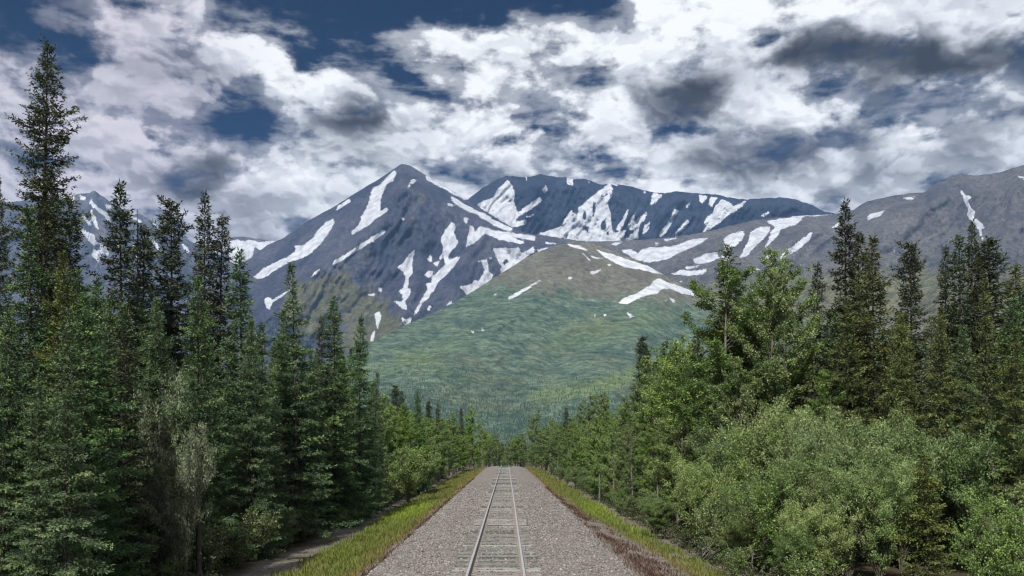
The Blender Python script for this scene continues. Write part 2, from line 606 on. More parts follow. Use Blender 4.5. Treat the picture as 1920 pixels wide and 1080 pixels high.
SNOW_PYRAMID = zc(*Z2, """965,110 975,130 960,160 925,185 905,230 890,270 890,330 925,310 930,325 890,355 845,385 830,400 740,450 735,440 775,405 790,360 825,300 850,205 890,185 930,150;
640,375 645,385 610,450 580,490 520,550 470,580 420,590 330,640 290,675 240,690 215,680 260,640 330,605 400,570 440,545 435,515 480,515 530,475 560,430 600,390;
725,265 735,275 690,305 655,325 670,300; 908,432 912,442 860,482 760,542 690,592 632,618 640,598 740,538 840,472; 567,640 552,662 518,684 538,654;
405,750 360,785 310,820 300,855 280,835 275,795 300,790 310,805 360,775; 1082,165 1050,192 1033,210 1043,183 1065,158;
1135,142 1230,190 1350,258 1345,272 1230,208 1138,162; 1265,248 1330,288 1425,340 1435,357 1360,332 1285,287; 1428,338 1500,378 1592,424 1570,434 1480,394 1418,360;
1420,408 1480,430 1570,445 1710,463 1710,482 1600,472 1657,495 1640,505 1530,482 1450,450 1430,465 1400,490 1350,520 1360,450 1370,408 1390,420 1385,450;
1268,390 1290,400 1285,450 1305,495 1270,540 1250,570 1245,620 1228,570 1208,582 1225,530 1213,480 1240,430;
1317,570 1290,612 1242,662 1192,712 1172,750 1142,790 1112,820 1092,860 1063,887 1098,820 1128,770 1143,745 1133,715 1163,710 1178,670 1218,630 1268,588;
1155,563 1167,580 1160,602 1143,585; 1203,598 1190,622 1176,608; 1178,648 1150,682 1128,670 1150,648;
1072,533 1067,570 1057,600 1062,660 1042,690 1032,740 1052,745 1047,775 1022,810 1032,857 1000,842 968,810 1010,815 1008,770 993,755 1013,740 1028,680 1008,650 978,630 1010,608 1040,568;
1052,898 1046,947 1030,952 1003,898 1030,908; 1272,803 1262,862 1249,862 1238,830 1255,813; 887,868 892,900 875,957 864,890 860,872; 862,968 852,1022 841,1022 844,990;
1457,583 1467,650 1492,670 1482,690 1442,722 1402,772 1370,797 1353,770 1318,735 1370,718 1400,695 1410,710 1425,690 1445,640 1435,600 1413,595;
1493,528 1560,528 1632,528 1642,555 1707,518 1707,547 1640,592 1580,632 1535,662 1528,640 1545,620 1580,605 1570,580 1545,590 1530,612 1508,570;
1360,362 1338,362 1340,390 1350,390; 825,770 858,770 856,782 826,782; 884,740 896,742 894,756 886,756; 1155,832 1162,838 1146,860 1142,852; 1000,366 1022,362 1012,374 1000,376; 1250,288 1280,296 1274,302 1252,296""") \
    + zc(*Z3, "445,508 532,488 522,517 450,532; 490,463 548,468 546,474 495,470; 205,540 180,556 172,552")
SNOW_HILL = zc(*Z3, """456,679 440,692 370,737 283,786 278,778 360,727;
1098,680 1130,670 1170,688 1230,708 1310,738 1335,762 1250,747 1200,727 1150,717 1120,747 1060,762 1000,777 950,812 900,807 928,780 1000,748 1080,708;
760,868 780,872 764,880; 816,866 828,870 822,890; 950,862 985,880 962,886; 735,632 805,614 803,622 762,640; 780,508 850,528 920,548 1000,578 1090,608 1162,645 1110,637 1020,612 930,602 868,572 818,545;
608,473 690,487 722,508 680,500; 75,962 85,970 78,978; 130,948 142,956 132,962; 620,660 636,664 622,670; 1160,786 1180,788 1166,794; 1185,776 1215,796 1208,800; 200,752 212,756 204,764; 840,584 872,588 842,592;
740,540 800,552 822,560 760,548; 740,565 690,520""")
SNOW_CIRQUE = zc(*Z3, """275,115 300,145 315,190 310,240 330,300 460,208 467,227 420,267 340,312 320,347 380,342 370,362 300,377 230,332 160,292 100,252 138,235 193,210 228,160;
490,143 497,170 480,187 473,165; 437,298 400,322 383,320;
450,415 540,390 580,375 600,330 632,288 668,310 678,270 718,235 758,200 798,172 850,135 866,160 862,190 832,240 852,300 862,400 890,410 942,395 927,440 1002,452 860,457 740,464 600,442;
952,283 940,332 905,397 884,397 908,345; 992,298 980,347 950,377 963,340; 1060,293 1040,342 975,392 958,387 1008,330; 1077,348 1060,397 1033,417 1048,370; 1017,373 1007,452 933,447 983,415;
1213,280 1242,283 1202,342 1167,407 1128,434 1148,385 1188,345; 1285,338 1297,350 1260,397 1218,435 1223,410;
1478,220 1530,243 1547,260 1617,230 1592,262 1540,292 1490,332 1440,372 1368,417 1393,360 1383,350 1398,320 1433,300 1448,260;
1350,193 1402,205 1370,242 1358,230; 1418,210 1452,215 1420,262 1408,250; 1307,233 1285,270 1278,262; 1093,188 1142,195 1115,232 1080,252 1083,235; 610,90 642,105 642,137 613,137; 742,108 735,130 726,125;
1740,290 1745,296 1706,320 1702,314; 1040,165 1056,170 1042,188; 376,90 382,92 380,110; 640,96 735,100 735,104 640,104; 760,108 838,126 900,138 898,142 830,132""")
HOLES_CIRQUE = zc(*Z3, """755,230 776,238 762,322 747,320; 700,278 722,288 715,337 695,330; 708,368 737,373 725,414 706,395; 798,350 825,335 832,382 810,402 793,380; 833,398 852,403 845,427 826,418;
800,200 808,188 818,206 806,220; 828,170 840,172 830,212 822,205; 846,160 852,162 848,200 842,200; 640,300 655,296 650,310""")
SNOW_VALLEY = zc(*Z3, """918,510 970,503 1010,528 1030,500 1080,493 1190,488 1300,453 1402,438 1362,467 1270,507 1170,557 1070,577 1010,562 950,532;
1493,440 1530,418 1590,398 1607,410 1592,452 1540,492 1498,512; 1640,408 1690,378 1752,373 1732,422 1680,472 1620,537 1583,552 1608,500 1638,440;
1320,560 1400,528 1450,518 1462,550 1390,577 1330,582; 1280,603 1352,596 1290,614; 1198,640 1260,618 1310,630 1392,613 1340,642 1280,652; 860,470 918,462 890,480; 1105,468 1130,466 1108,476; 1160,448 1220,440 1215,446 1165,453;
1480,540 1530,545 1520,565 1490,570; 1236,680 1262,682 1240,688""") \
    + zc(*Z4, """400,388 480,368 585,360 560,387 545,402 470,422 440,472 383,522 420,440 440,415; 637,438 620,477 560,532 455,592 488,550 568,488;
940,348 1022,326 990,357 930,372; 1123,262 1185,253 1160,268; 785,383 770,407 733,422; 535,345 590,336 755,348 640,354 528,360; 523,305 610,288 622,297 528,317; 357,638 290,662 320,643;
1428,220 1442,240 1477,255 1457,275 1477,315 1497,335 1492,360 1522,385 1552,415 1530,427 1542,482 1518,420 1478,385 1458,345 1468,320 1443,275 1438,245 1423,230;
1725,143 1762,150 1764,160; 1062,524 1080,540 1070,546; 360,590 440,548 436,556 368,594; 0,590 60,563 132,548 100,592 20,607; 0,660 72,638 50,662; 510,330 475,350 482,338""")
SNOW_LEFT = zc(*ZA, """680,513 692,550 740,600 812,640 837,722 808,700 788,660 720,612 673,570; 688,620 720,680 737,762 688,692; 608,640 660,690 692,737 648,710;
598,740 650,780 702,800 722,860 792,880 822,962 720,902 618,790; 1118,820 1180,870 1212,932 1158,890; 1143,710 1187,740 1180,752; 1368,870 1422,910 1400,942; 500,480 560,520 545,560 510,530; 590,500 640,520 640,545 600,530;
700,900 760,960 740,1010 690,960; 860,820 900,880 880,900; 1240,760 1300,800 1290,812; 1000,880 1050,940 1040,1000 1010,960; 790,570 850,590 850,610 800,600; 980,660 1060,700 1050,712""")

ROCK = ((0.052, 0.052, 0.058), (0.125, 0.118, 0.116))


def build_mountains():
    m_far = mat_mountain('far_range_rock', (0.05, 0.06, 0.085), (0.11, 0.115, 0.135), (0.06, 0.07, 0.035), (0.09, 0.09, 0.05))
    m_py = mat_mountain('pyramid_rock', (0.030, 0.038, 0.063), (0.076, 0.079, 0.104), (0.070, 0.075, 0.042), (0.108, 0.106, 0.062))  # blue of haze and sky-lit shade is put into the rock colours
    m_ci = mat_mountain('cirque_rock', (0.014, 0.022, 0.043), (0.034, 0.044, 0.073), (0.05, 0.05, 0.03), (0.08, 0.075, 0.045))  # cloud shadow on the ridge is painted in as dark blue rock
    m_va = mat_mountain('valley_side_scree', (0.060, 0.061, 0.068), (0.115, 0.111, 0.106), (0.078, 0.084, 0.040), (0.145, 0.140, 0.070))
    m_hi = mat_mountain('foothill_tundra', (0.084, 0.084, 0.068), (0.140, 0.136, 0.102), (0.048, 0.082, 0.064), (0.112, 0.156, 0.108), shrubs=0.62, BUMP=12.0)  # teal of the haze is mixed into the plant colours
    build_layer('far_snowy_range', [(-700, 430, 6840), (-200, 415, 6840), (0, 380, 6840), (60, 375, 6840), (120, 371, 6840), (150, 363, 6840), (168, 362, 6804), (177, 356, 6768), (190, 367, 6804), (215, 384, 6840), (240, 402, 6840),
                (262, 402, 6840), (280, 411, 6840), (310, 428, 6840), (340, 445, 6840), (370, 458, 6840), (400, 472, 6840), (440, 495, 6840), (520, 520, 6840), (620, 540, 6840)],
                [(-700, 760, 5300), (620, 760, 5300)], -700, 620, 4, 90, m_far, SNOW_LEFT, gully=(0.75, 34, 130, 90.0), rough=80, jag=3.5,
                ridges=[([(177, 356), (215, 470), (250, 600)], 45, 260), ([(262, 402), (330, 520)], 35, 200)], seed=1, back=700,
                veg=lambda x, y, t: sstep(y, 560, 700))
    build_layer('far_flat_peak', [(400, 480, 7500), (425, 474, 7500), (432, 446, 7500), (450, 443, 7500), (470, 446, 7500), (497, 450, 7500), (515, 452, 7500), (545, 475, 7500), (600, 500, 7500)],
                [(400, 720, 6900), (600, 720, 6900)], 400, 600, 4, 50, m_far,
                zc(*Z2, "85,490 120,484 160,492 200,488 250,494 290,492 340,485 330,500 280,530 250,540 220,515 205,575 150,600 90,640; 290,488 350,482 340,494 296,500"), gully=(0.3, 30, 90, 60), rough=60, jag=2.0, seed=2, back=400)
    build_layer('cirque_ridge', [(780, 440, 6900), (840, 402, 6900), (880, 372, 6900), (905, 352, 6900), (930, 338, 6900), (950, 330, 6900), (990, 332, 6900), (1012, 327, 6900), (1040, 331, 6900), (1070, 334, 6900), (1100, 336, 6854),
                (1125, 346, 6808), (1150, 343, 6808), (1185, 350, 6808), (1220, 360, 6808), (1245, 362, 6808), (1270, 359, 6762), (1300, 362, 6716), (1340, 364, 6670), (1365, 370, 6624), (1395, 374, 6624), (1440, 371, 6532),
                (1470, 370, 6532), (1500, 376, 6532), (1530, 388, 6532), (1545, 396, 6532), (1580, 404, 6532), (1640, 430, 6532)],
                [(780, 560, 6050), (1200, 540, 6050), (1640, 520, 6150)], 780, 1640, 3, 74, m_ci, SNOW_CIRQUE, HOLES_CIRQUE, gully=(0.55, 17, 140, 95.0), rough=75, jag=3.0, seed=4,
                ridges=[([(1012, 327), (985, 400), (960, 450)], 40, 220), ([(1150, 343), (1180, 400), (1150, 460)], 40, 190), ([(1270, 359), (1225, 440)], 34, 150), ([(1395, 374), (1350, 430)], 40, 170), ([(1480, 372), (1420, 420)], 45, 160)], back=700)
    build_layer('mountain_valley_side', [(900, 470, 6150), (960, 434, 6150), (1007, 440, 6150), (1060, 448, 6150), (1103, 453, 6100), (1150, 452, 6100), (1193, 450, 6050), (1245, 446, 6000), (1293, 440, 6000), (1343, 430, 6000), (1410, 413, 6000),
                (1460, 407, 6000), (1510, 404, 6000), (1560, 402, 6000), (1600, 394, 5950), (1612, 385, 5950), (1625, 378, 5950), (1655, 371, 5900), (1680, 366, 5900), (1710, 362, 5900), (1735, 360, 5850), (1745, 349, 5850), (1760, 341, 5800),
                (1785, 331, 5800), (1803, 326, 5750), (1830, 329, 5750), (1860, 326, 5700), (1885, 320, 5700), (1920, 309, 5600), (2000, 290, 5600), (2200, 255, 5600), (2700, 330, 5600)],
                [(900, 690, 4300), (1500, 690, 3900), (2700, 700, 3500)], 900, 2700, 3.5, 96, m_va, SNOW_VALLEY, gully=(0.95, 30, 170, 60.0), rough=50, jag=1.8, seed=6,
                ridges=[([(1560, 402), (1450, 480), (1330, 570)], 55, 200), ([(1803, 326), (1700, 430), (1560, 540)], 70, 280), ([(1745, 349), (1650, 430)], 45, 150), ([(1920, 309), (1880, 460), (1780, 560)], 70, 260), ([(1410, 413), (1320, 480)], 35, 110)],
                veg=lambda x, y, t: 0.27 + 0.66 * sstep(y + 0.10 * (x - 1600) * (x < 1600), 455, 590), back=600)
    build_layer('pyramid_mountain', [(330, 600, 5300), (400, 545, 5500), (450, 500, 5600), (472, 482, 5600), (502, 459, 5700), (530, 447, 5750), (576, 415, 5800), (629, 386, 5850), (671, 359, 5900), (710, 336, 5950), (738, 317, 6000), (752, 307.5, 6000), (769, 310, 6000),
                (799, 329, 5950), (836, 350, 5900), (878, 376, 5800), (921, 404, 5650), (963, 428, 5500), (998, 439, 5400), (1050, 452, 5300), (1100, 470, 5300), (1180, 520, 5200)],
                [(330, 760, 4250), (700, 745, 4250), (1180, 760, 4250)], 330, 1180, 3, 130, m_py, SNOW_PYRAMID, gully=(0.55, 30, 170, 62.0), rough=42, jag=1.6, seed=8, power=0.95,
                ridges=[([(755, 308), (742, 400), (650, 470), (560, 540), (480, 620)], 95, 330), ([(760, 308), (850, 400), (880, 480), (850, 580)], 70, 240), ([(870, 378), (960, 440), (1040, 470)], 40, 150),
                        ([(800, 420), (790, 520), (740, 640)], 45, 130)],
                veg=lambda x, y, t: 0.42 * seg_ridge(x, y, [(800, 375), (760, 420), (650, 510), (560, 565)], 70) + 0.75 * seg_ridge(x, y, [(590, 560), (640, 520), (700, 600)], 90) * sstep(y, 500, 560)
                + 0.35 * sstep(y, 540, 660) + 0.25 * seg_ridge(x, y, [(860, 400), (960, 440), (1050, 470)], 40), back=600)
    hill_crest = [(300, 850, 1900), (400, 800, 2000), (500, 748, 2150), (600, 694, 2300), (660, 660, 2500), (695, 643, 2600), (720, 629, 2700), (760, 609, 2850), (800, 593, 3000), (830, 578, 3100), (860, 562, 3200), (900, 538, 3400), (930, 518, 3500), (960, 500, 3650),
                  (1000, 476, 3800), (1040, 460, 3950), (1080, 453, 4000), (1110, 456, 4000), (1150, 470, 3950), (1200, 490, 3850), (1250, 518, 3750), (1290, 541, 3700), (1330, 556, 3650), (1400, 572, 3600), (1480, 590, 3600), (1600, 600, 3600), (1800, 585, 3600), (2000, 570, 3600), (2400, 570, 3600)]
    build_layer('tundra_foothill', hill_crest, [(300, 856, 1250), (2400, 856, 1250)], 300, 2400, 3.5, 128, m_hi, SNOW_HILL, gully=(1.6, 60, 200, 34.0), rough=26, jag=1.2, seed=12, power=1.08,
                ridges=[([(1080, 453), (1010, 560), (860, 660), (760, 760)], 120, 170), ([(1250, 520), (1180, 620), (1120, 700)], 80, 130), ([(1280, 690), (1130, 745), (1020, 770)], 60, 90), ([(1000, 500), (930, 590), (800, 660)], 36, -16), ([(1120, 520), (1060, 610), (930, 690)], 34, -16), ([(1210, 560), (1150, 650), (1060, 710)], 32, -16), ([(900, 560), (800, 640)], 32, -16)],
                veg=lambda x, y, t: 0.31 + 0.67 * sstep(y + 0.14 * (1080 - x), 500, 630),
                sun_streak=lambda x, y, t: np.clip(0.75 * seg_ridge(x, y, [(1300, 655), (1230, 690), (1130, 722), (1010, 745)], 26, False) + 0.3 * seg_ridge(x, y, [(760, 668), (830, 690)], 30, False) + 0.28 * seg_ridge(x, y, [(1050, 640), (1250, 590)], 40, False)
                                              + 0.2 * seg_ridge(x, y, [(700, 700), (860, 640)], 26, False), 0, 1) * (0.55 + 0.9 * fbm(x / 9, y / 4, 4, 0.6, 3)), back=700)


build_mountains()

# ---------------------------------------------------------------- plants: generators
def unit(v):
    return v / (np.linalg.norm(v, axis=-1, keepdims=True) + 1e-9)


def leaf_quads(rng, o, d, length, width, fold=0.25, flat=0.0):
    """kite-shaped leaves or needle sprays: origins o, unit directions d, per-leaf length and width"""
    n = len(o)
    r = unit(rng.normal(size=(n, 3)) * (1 - flat) + np.array([0, 0, 1.0]) * flat * 2)
    s = unit(np.cross(d, r))
    up = np.cross(s, d)
    L, W = length[:, None], width[:, None]
    mid = o + d * L * 0.45
    v = np.stack([o, mid + s * W * 0.5 + up * W * fold, o + d * L, mid - s * W * 0.5 + up * W * fold], 1)
    f = np.arange(n * 4).reshape(n, 4)
    return v.reshape(-1, 3), f


def tube(points, radii, sides=6):
    p = np.asarray(points, float)
    n = len(p)
    t = unit(np.gradient(p, axis=0))
    ref = np.where(np.abs(t[:, 2:3]) > 0.9, np.array([[1.0, 0, 0]]), np.array([[0, 0, 1.0]]))
    a = unit(np.cross(t, ref))
    b = np.cross(t, a)
    th = np.linspace(0, 2 * np.pi, sides, endpoint=False)
    ring = p[:, None] + np.asarray(radii)[:, None, None] * (a[:, None] * np.cos(th)[None, :, None] + b[:, None] * np.sin(th)[None, :, None])
    idx = np.arange(n * sides).reshape(n, sides)
    f = np.stack([idx[:-1], idx[1:], np.roll(idx[1:], -1, 1), np.roll(idx[:-1], -1, 1)], -1).reshape(-1, 4)
    return ring.reshape(-1, 3), f


def merge(parts):
    vs, fs, k = [], [], 0
    for v, f in parts:
        vs.append(v)
        fs.append(f + k)
        k += len(v)
    return np.concatenate(vs), np.concatenate(fs)


def gen_spruce(seed, H=13.0, R=1.75, dens=1.0, shape=0.8, droop=1.0, ragged=0.25, bare=0.03, club=0.0, gap=0.34, leaf=1.0):
    """returns crown (v, f, tint) and trunk (v, f)"""
    rng = np.random.default_rng(seed)
    bo, ba, bl, bz = [], [], [], []                       # branch: origin height, azimuth, length, relative height
    z = H * bare + 0.2
    az = rng.uniform(0, 6.28)
    while z < H - 0.12:
        t = z / H
        prof = (1 - t) ** shape
        if t < 0.14:
            prof *= 0.72 + 2.0 * t
        r = R * prof + 0.10 + club * R * 0.5 * math.exp(-((t - 0.93) / 0.05) ** 2)
        nb = int(rng.integers(6, 9) if r > 0.35 else rng.integers(4, 6))
        lump = 1 + ragged * rng.normal()
        for k in range(nb):
            if rng.random() < 0.10 * ragged * 4:
                continue
            az += 2.399 + rng.normal() * 0.35
            bo.append(z + rng.normal() * 0.10)
            ba.append(az)
            bl.append(max(0.10, r * lump * rng.uniform(0.62, 1.12) * (1.3 if rng.random() < 0.06 else 1)))
            bz.append(t)
        z += (gap * (1 - 0.45 * t)) * rng.uniform(0.8, 1.2)
    bo, ba, bl, bz = map(np.array, (bo, ba, bl, bz))
    nbr = len(bo)
    pitch = np.radians(np.interp(bz, [0, 0.35, 0.7, 0.9, 1], [-24, -16, -2, 22, 45])) * droop + rng.normal(size=nbr) * 0.10
    curl = np.interp(bz, [0, 0.6, 1], [0.22, 0.16, 0.1]) + rng.normal(size=nbr) * 0.05
    bend = rng.normal(size=nbr) * 0.25
    btint = np.clip(0.35 + 0.18 * rng.normal(size=nbr), 0, 1)

    def pt(i, s):
        h = np.cos(pitch[i]) * bl[i] * s
        a = ba[i] + bend[i] * s * 0.6
        zz = bo[i] + np.sin(pitch[i]) * bl[i] * s + curl[i] * bl[i] * s * s
        return np.stack([np.cos(a) * h, np.sin(a) * h, zz], -1)
    # twigs to either side of each branch
    nt = np.maximum(5, (bl / 0.062 * dens).astype(int))
    bi = np.repeat(np.arange(nbr), nt)
    s = rng.uniform(0.10, 1.0, len(bi)) ** 0.85
    o = pt(bi, s)
    d = unit(pt(bi, np.minimum(s + 0.05, 1.1)) - pt(bi, s - 0.05))
    side = np.where(rng.random(len(bi)) < 0.5, -1, 1)
    ang = np.radians(rng.uniform(25, 75, len(bi))) * side
    hx = np.stack([-d[:, 1], d[:, 0], 0 * d[:, 0]], -1)
    td = unit(d * np.cos(ang)[:, None] + unit(hx) * np.sin(ang)[:, None] + np.array([0, 0, 1.0]) * (rng.normal(size=len(bi)) * 0.22 - 0.16)[:, None])
    tl = (0.36 * bl[bi] * (1 - s) + 0.13) * rng.uniform(0.6, 1.15, len(bi))
    tl = np.minimum(tl, 0.52)
    # needle sprays along each twig
    nn = np.maximum(2, (tl / 0.060).astype(int))
    ti = np.repeat(np.arange(len(bi)), nn)
    q = rng.uniform(0, 1, len(ti))
    po = o[ti] + td[ti] * (tl[ti] * q)[:, None] + rng.normal(size=(len(ti), 3)) * 0.016
    pd = unit(td[ti] + rng.normal(size=(len(ti), 3)) * 0.34)
    ln = rng.uniform(0.075, 0.14, len(ti)) * leaf
    wd = rng.uniform(0.030, 0.050, len(ti)) * leaf
    v, f = leaf_quads(rng, po, pd, ln, wd, flat=0.42)
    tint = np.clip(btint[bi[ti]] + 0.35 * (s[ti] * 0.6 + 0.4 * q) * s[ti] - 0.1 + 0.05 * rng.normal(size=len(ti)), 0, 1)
    # short sprays close round the trunk
    m = int(26 * H * dens)
    iz = H * (1 - rng.random(m) ** 1.25 * 0.95)
    ir = (R * (1 - iz / H) ** shape * 0.34 + 0.05) * np.sqrt(rng.random(m))
    ia = rng.uniform(0, 6.28, m)
    io = np.stack([np.cos(ia) * ir, np.sin(ia) * ir, iz], -1)
    idr = unit(np.stack([np.cos(ia), np.sin(ia), rng.normal(size=m) * 0.4], -1) + rng.normal(size=(m, 3)) * 0.45)
    v1, f1 = leaf_quads(rng, io, idr, rng.uniform(0.10, 0.20, m) * leaf, rng.uniform(0.04, 0.07, m) * leaf)
    v, f = merge([(v, f), (v1, f1)])
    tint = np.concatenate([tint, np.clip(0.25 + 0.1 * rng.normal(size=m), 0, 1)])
    # leader at the tip
    m = 40
    lo = np.stack([rng.normal(size=m) * 0.02, rng.normal(size=m) * 0.02, H - rng.uniform(0, 0.75, m)], -1)
    ld = unit(rng.normal(size=(m, 3)) * 0.5 + np.array([0, 0, 1.0]))
    v2, f2 = leaf_quads(rng, lo, ld, np.full(m, 0.13), np.full(m, 0.045))
    v, f = merge([(v, f), (v2, f2)])
    tint = np.concatenate([tint, np.full(m, 0.5)])
    # trunk and bare branch wood
    zz = np.linspace(-0.6, H - 0.1, 14)
    rr = np.interp(zz, [-0.6, 0, 1, H], [0.20, 0.16, 0.12, 0.008]) * (H / 13)
    px = np.cumsum(rng.normal(size=14)) * 0.012
    wood = [tube(np.stack([px - px[0], np.cumsum(rng.normal(size=14)) * 0.01, zz], -1), rr, 7)]
    for i in range(nbr):
        if bl[i] > 0.35:
            sv = np.linspace(0, 0.85, 4)
            wood.append(tube(pt(np.full(4, i), sv), np.linspace(0.018, 0.005, 4) * (0.6 + bl[i] * 0.3), 3))
    return (v, f, tint), merge(wood)


def gen_broadleaf(seed, H=11.0, W=2.6, leaves=15000, stems=1, lsize=0.085, lwide=0.75, limb_up=0.62, base=0.15, clump=0.16, spread=0.0, crownp=(0.0, 0.45, 0.9, 1.0, 0.72, 0.35, 0.08)):
    """poplar, birch or willow: a trunk or several stems, limbs, twigs, and leaves set round the twigs"""
    rng = np.random.default_rng(seed)
    wood, tips, tt = [], [], []
    for k in range(stems):
        a0 = rng.uniform(0, 6.28)
        lean = spread * rng.uniform(0.35, 1.0) * W if stems > 1 else 0.25
        h = H * (rng.uniform(0.62, 1.0) if stems > 1 else 1.0)
        n = 12
        sv = np.linspace(0, 1, n)
        wob = np.cumsum(rng.normal(size=(n, 2)), 0) * 0.035 * h / n * 3
        p = np.stack([np.cos(a0) * lean * sv ** 1.3 + wob[:, 0] * sv, np.sin(a0) * lean * sv ** 1.3 + wob[:, 1] * sv, h * sv * (0.97 if stems > 1 else 1)], -1)
        p[0, 2] = -0.5
        r0 = (0.013 * h if stems == 1 else 0.0075 * h)
        wood.append(tube(p, np.linspace(r0, 0.008, n), 6 if stems == 1 else 5))
        nl = int((44 if stems == 1 else 11) * (h / H) ** 0.5)
        for j in range(nl):
            t = base + (1 - base) * (j + rng.uniform(0, 1)) / nl
            t = min(t, 0.985)
            o = np.array([np.interp(t, sv, p[:, i]) for i in range(3)])
            tc = (t - base) / (1 - base)
            rad = W * np.interp(tc, np.linspace(0, 1, len(crownp)), crownp) * rng.uniform(0.65, 1.15)
            if stems > 1:
                rad *= 0.55
            rad += 0.18
            az = rng.uniform(0, 6.28)
            up = limb_up + rng.normal() * 0.18 + 0.5 * tc
            m = 5
            q = np.linspace(0, 1, m)
            lp = o + np.stack([np.cos(az) * rad * q, np.sin(az) * rad * q, rad * up * q ** 0.85], -1) + np.cumsum(rng.normal(size=(m, 3)), 0) * 0.035 * rad * q[:, None]
            wood.append(tube(lp, np.linspace(0.010 + rad * 0.008, 0.004, m), 4))
            nt = max(4, int(rad / 0.13))
            for i in range(nt):
                u = rng.uniform(0.22, 1.02)
                oo = np.array([np.interp(u, q, lp[:, c]) for c in range(3)])
                dd = rng.normal(size=3)
                dd[2] = abs(dd[2]) * 0.8 + 0.1
                dd /= np.linalg.norm(dd)
                L = (0.22 + 0.32 * rad * (1.1 - u) * rng.random()) * rng.uniform(0.6, 1.2)
                tips.append((oo, dd, L))
                tt.append(rng.normal())
    nt = len(tips)
    to, td, tl = np.array([a[0] for a in tips]), np.array([a[1] for a in tips]), np.array([a[2] for a in tips])
    tt = np.array(tt)
    w = tl / tl.sum()
    ti = rng.choice(nt, leaves, p=w)
    q = rng.uniform(0, 1.08, leaves)
    o = to[ti] + td[ti] * (tl[ti] * q)[:, None] + rng.normal(size=(leaves, 3)) * clump * (0.25 + tl[ti] * 0.55)[:, None]
    d = unit(td[ti] * 0.5 + rng.normal(size=(leaves, 3)) * 0.8 + np.array([0, 0, -0.15]))
    ln = lsize * rng.uniform(0.65, 1.2, leaves)
    v, f = leaf_quads(rng, o, d, ln, ln * lwide, 0.18, flat=0.35)
    tint = np.clip(0.45 + 0.16 * tt[ti] + 0.16 * rng.normal(size=leaves), 0, 1)
    return (v, f, tint), merge(wood)


def mat_leaf(name, stops, trans=0.22, rough=0.6, spec=0.35, var=0.25):
    def col(g):
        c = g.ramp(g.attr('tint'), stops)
        oi = g.new('ShaderNodeObjectInfo').outputs['Random']
        k = g.math('MULTIPLY_ADD', oi, var, 1 - var / 2)
        hue = g.new('ShaderNodeHueSaturation')
        g.set(hue.inputs['Hue'], g.math('MULTIPLY_ADD', g.math('FRACT', g.math('MULTIPLY', oi, 7.3)), 0.022, 0.476))
        g.set(hue.inputs['Saturation'], g.math('MULTIPLY_ADD', g.math('FRACT', g.math('MULTIPLY', oi, 3.7)), 0.22, 0.88))
        g.set(hue.inputs['Value'], k)
        g.set(hue.inputs['Color'], c)
        return hue.outputs[0]
    return bsdf(name, col, rough, spec, trans=trans)


def mat_bark(name, a, b, stretch=6.0):
    def col(g):
        c = objco(g)
        n = g.noise(g.vmath('MULTIPLY', c, (stretch, stretch, 1.0)), 4.0, 5, 0.65)
        return g.mix(g.smooth(n, 0.35, 0.65), (*a, 1), (*b, 1))
    return bsdf(name, col, 0.9, 0.2, bump=lambda g: (g.noise(g.vmath('MULTIPLY', objco(g), (5, 5, 1.2)), 7, 4, 0.6), 0.02, 0.7))


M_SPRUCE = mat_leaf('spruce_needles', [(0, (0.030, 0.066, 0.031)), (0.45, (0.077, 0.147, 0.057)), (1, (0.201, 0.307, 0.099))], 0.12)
M_SPRUCE_OLIVE = mat_leaf('olive_spruce_needles', [(0, (0.037, 0.057, 0.017)), (0.45, (0.100, 0.140, 0.035)), (1, (0.236, 0.287, 0.075))], 0.12)
M_SPRUCE_BLACK = mat_leaf('dark_spruce_needles', [(0, (0.023, 0.036, 0.018)), (0.45, (0.051, 0.076, 0.034)), (1, (0.127, 0.156, 0.060))], 0.08)
M_SPRUCE_RUST = mat_leaf('golden_spruce_needles', [(0, (0.026, 0.042, 0.010)), (0.4, (0.080, 0.113, 0.024)), (0.7, (0.134, 0.155, 0.037)), (1, (0.162, 0.197, 0.054))], 0.12)
M_SPRUCE_GREY = mat_leaf('bluish_spruce_needles', [(0, (0.027, 0.055, 0.032)), (0.45, (0.070, 0.125, 0.076)), (1, (0.170, 0.257, 0.157))], 0.12)
M_POPLAR = mat_leaf('poplar_leaves', [(0, (0.048, 0.097, 0.029)), (0.5, (0.121, 0.208, 0.054)), (1, (0.265, 0.365, 0.114))], 0.26, 0.42, 0.5)
M_ASPEN = mat_leaf('aspen_leaves', [(0, (0.067, 0.127, 0.026)), (0.5, (0.155, 0.265, 0.059)), (1, (0.284, 0.419, 0.112))], 0.28, 0.45, 0.5)
M_WILLOW = mat_leaf('willow_leaves', [(0, (0.060, 0.108, 0.030)), (0.5, (0.140, 0.227, 0.073)), (1, (0.270, 0.375, 0.163))], 0.25, 0.5, 0.4)
M_WILLOW_LIGHT = mat_leaf('light_willow_leaves', [(0, (0.088, 0.144, 0.041)), (0.5, (0.203, 0.302, 0.098)), (1, (0.391, 0.500, 0.220))], 0.25, 0.5, 0.4)
M_SILVER = mat_leaf('silver_willow_leaves', [(0, (0.082, 0.121, 0.060)), (0.5, (0.194, 0.270, 0.150)), (1, (0.369, 0.460, 0.290))], 0.22, 0.5, 0.4)
M_BARK = mat_bark('spruce_bark', (0.030, 0.025, 0.021), (0.085, 0.072, 0.060))
M_BARK_PALE = mat_bark('poplar_bark', (0.075, 0.070, 0.060), (0.20, 0.19, 0.165))
M_BARK_WILLOW = mat_bark('willow_bark', (0.055, 0.048, 0.038), (0.135, 0.12, 0.098))

PROTO = {}


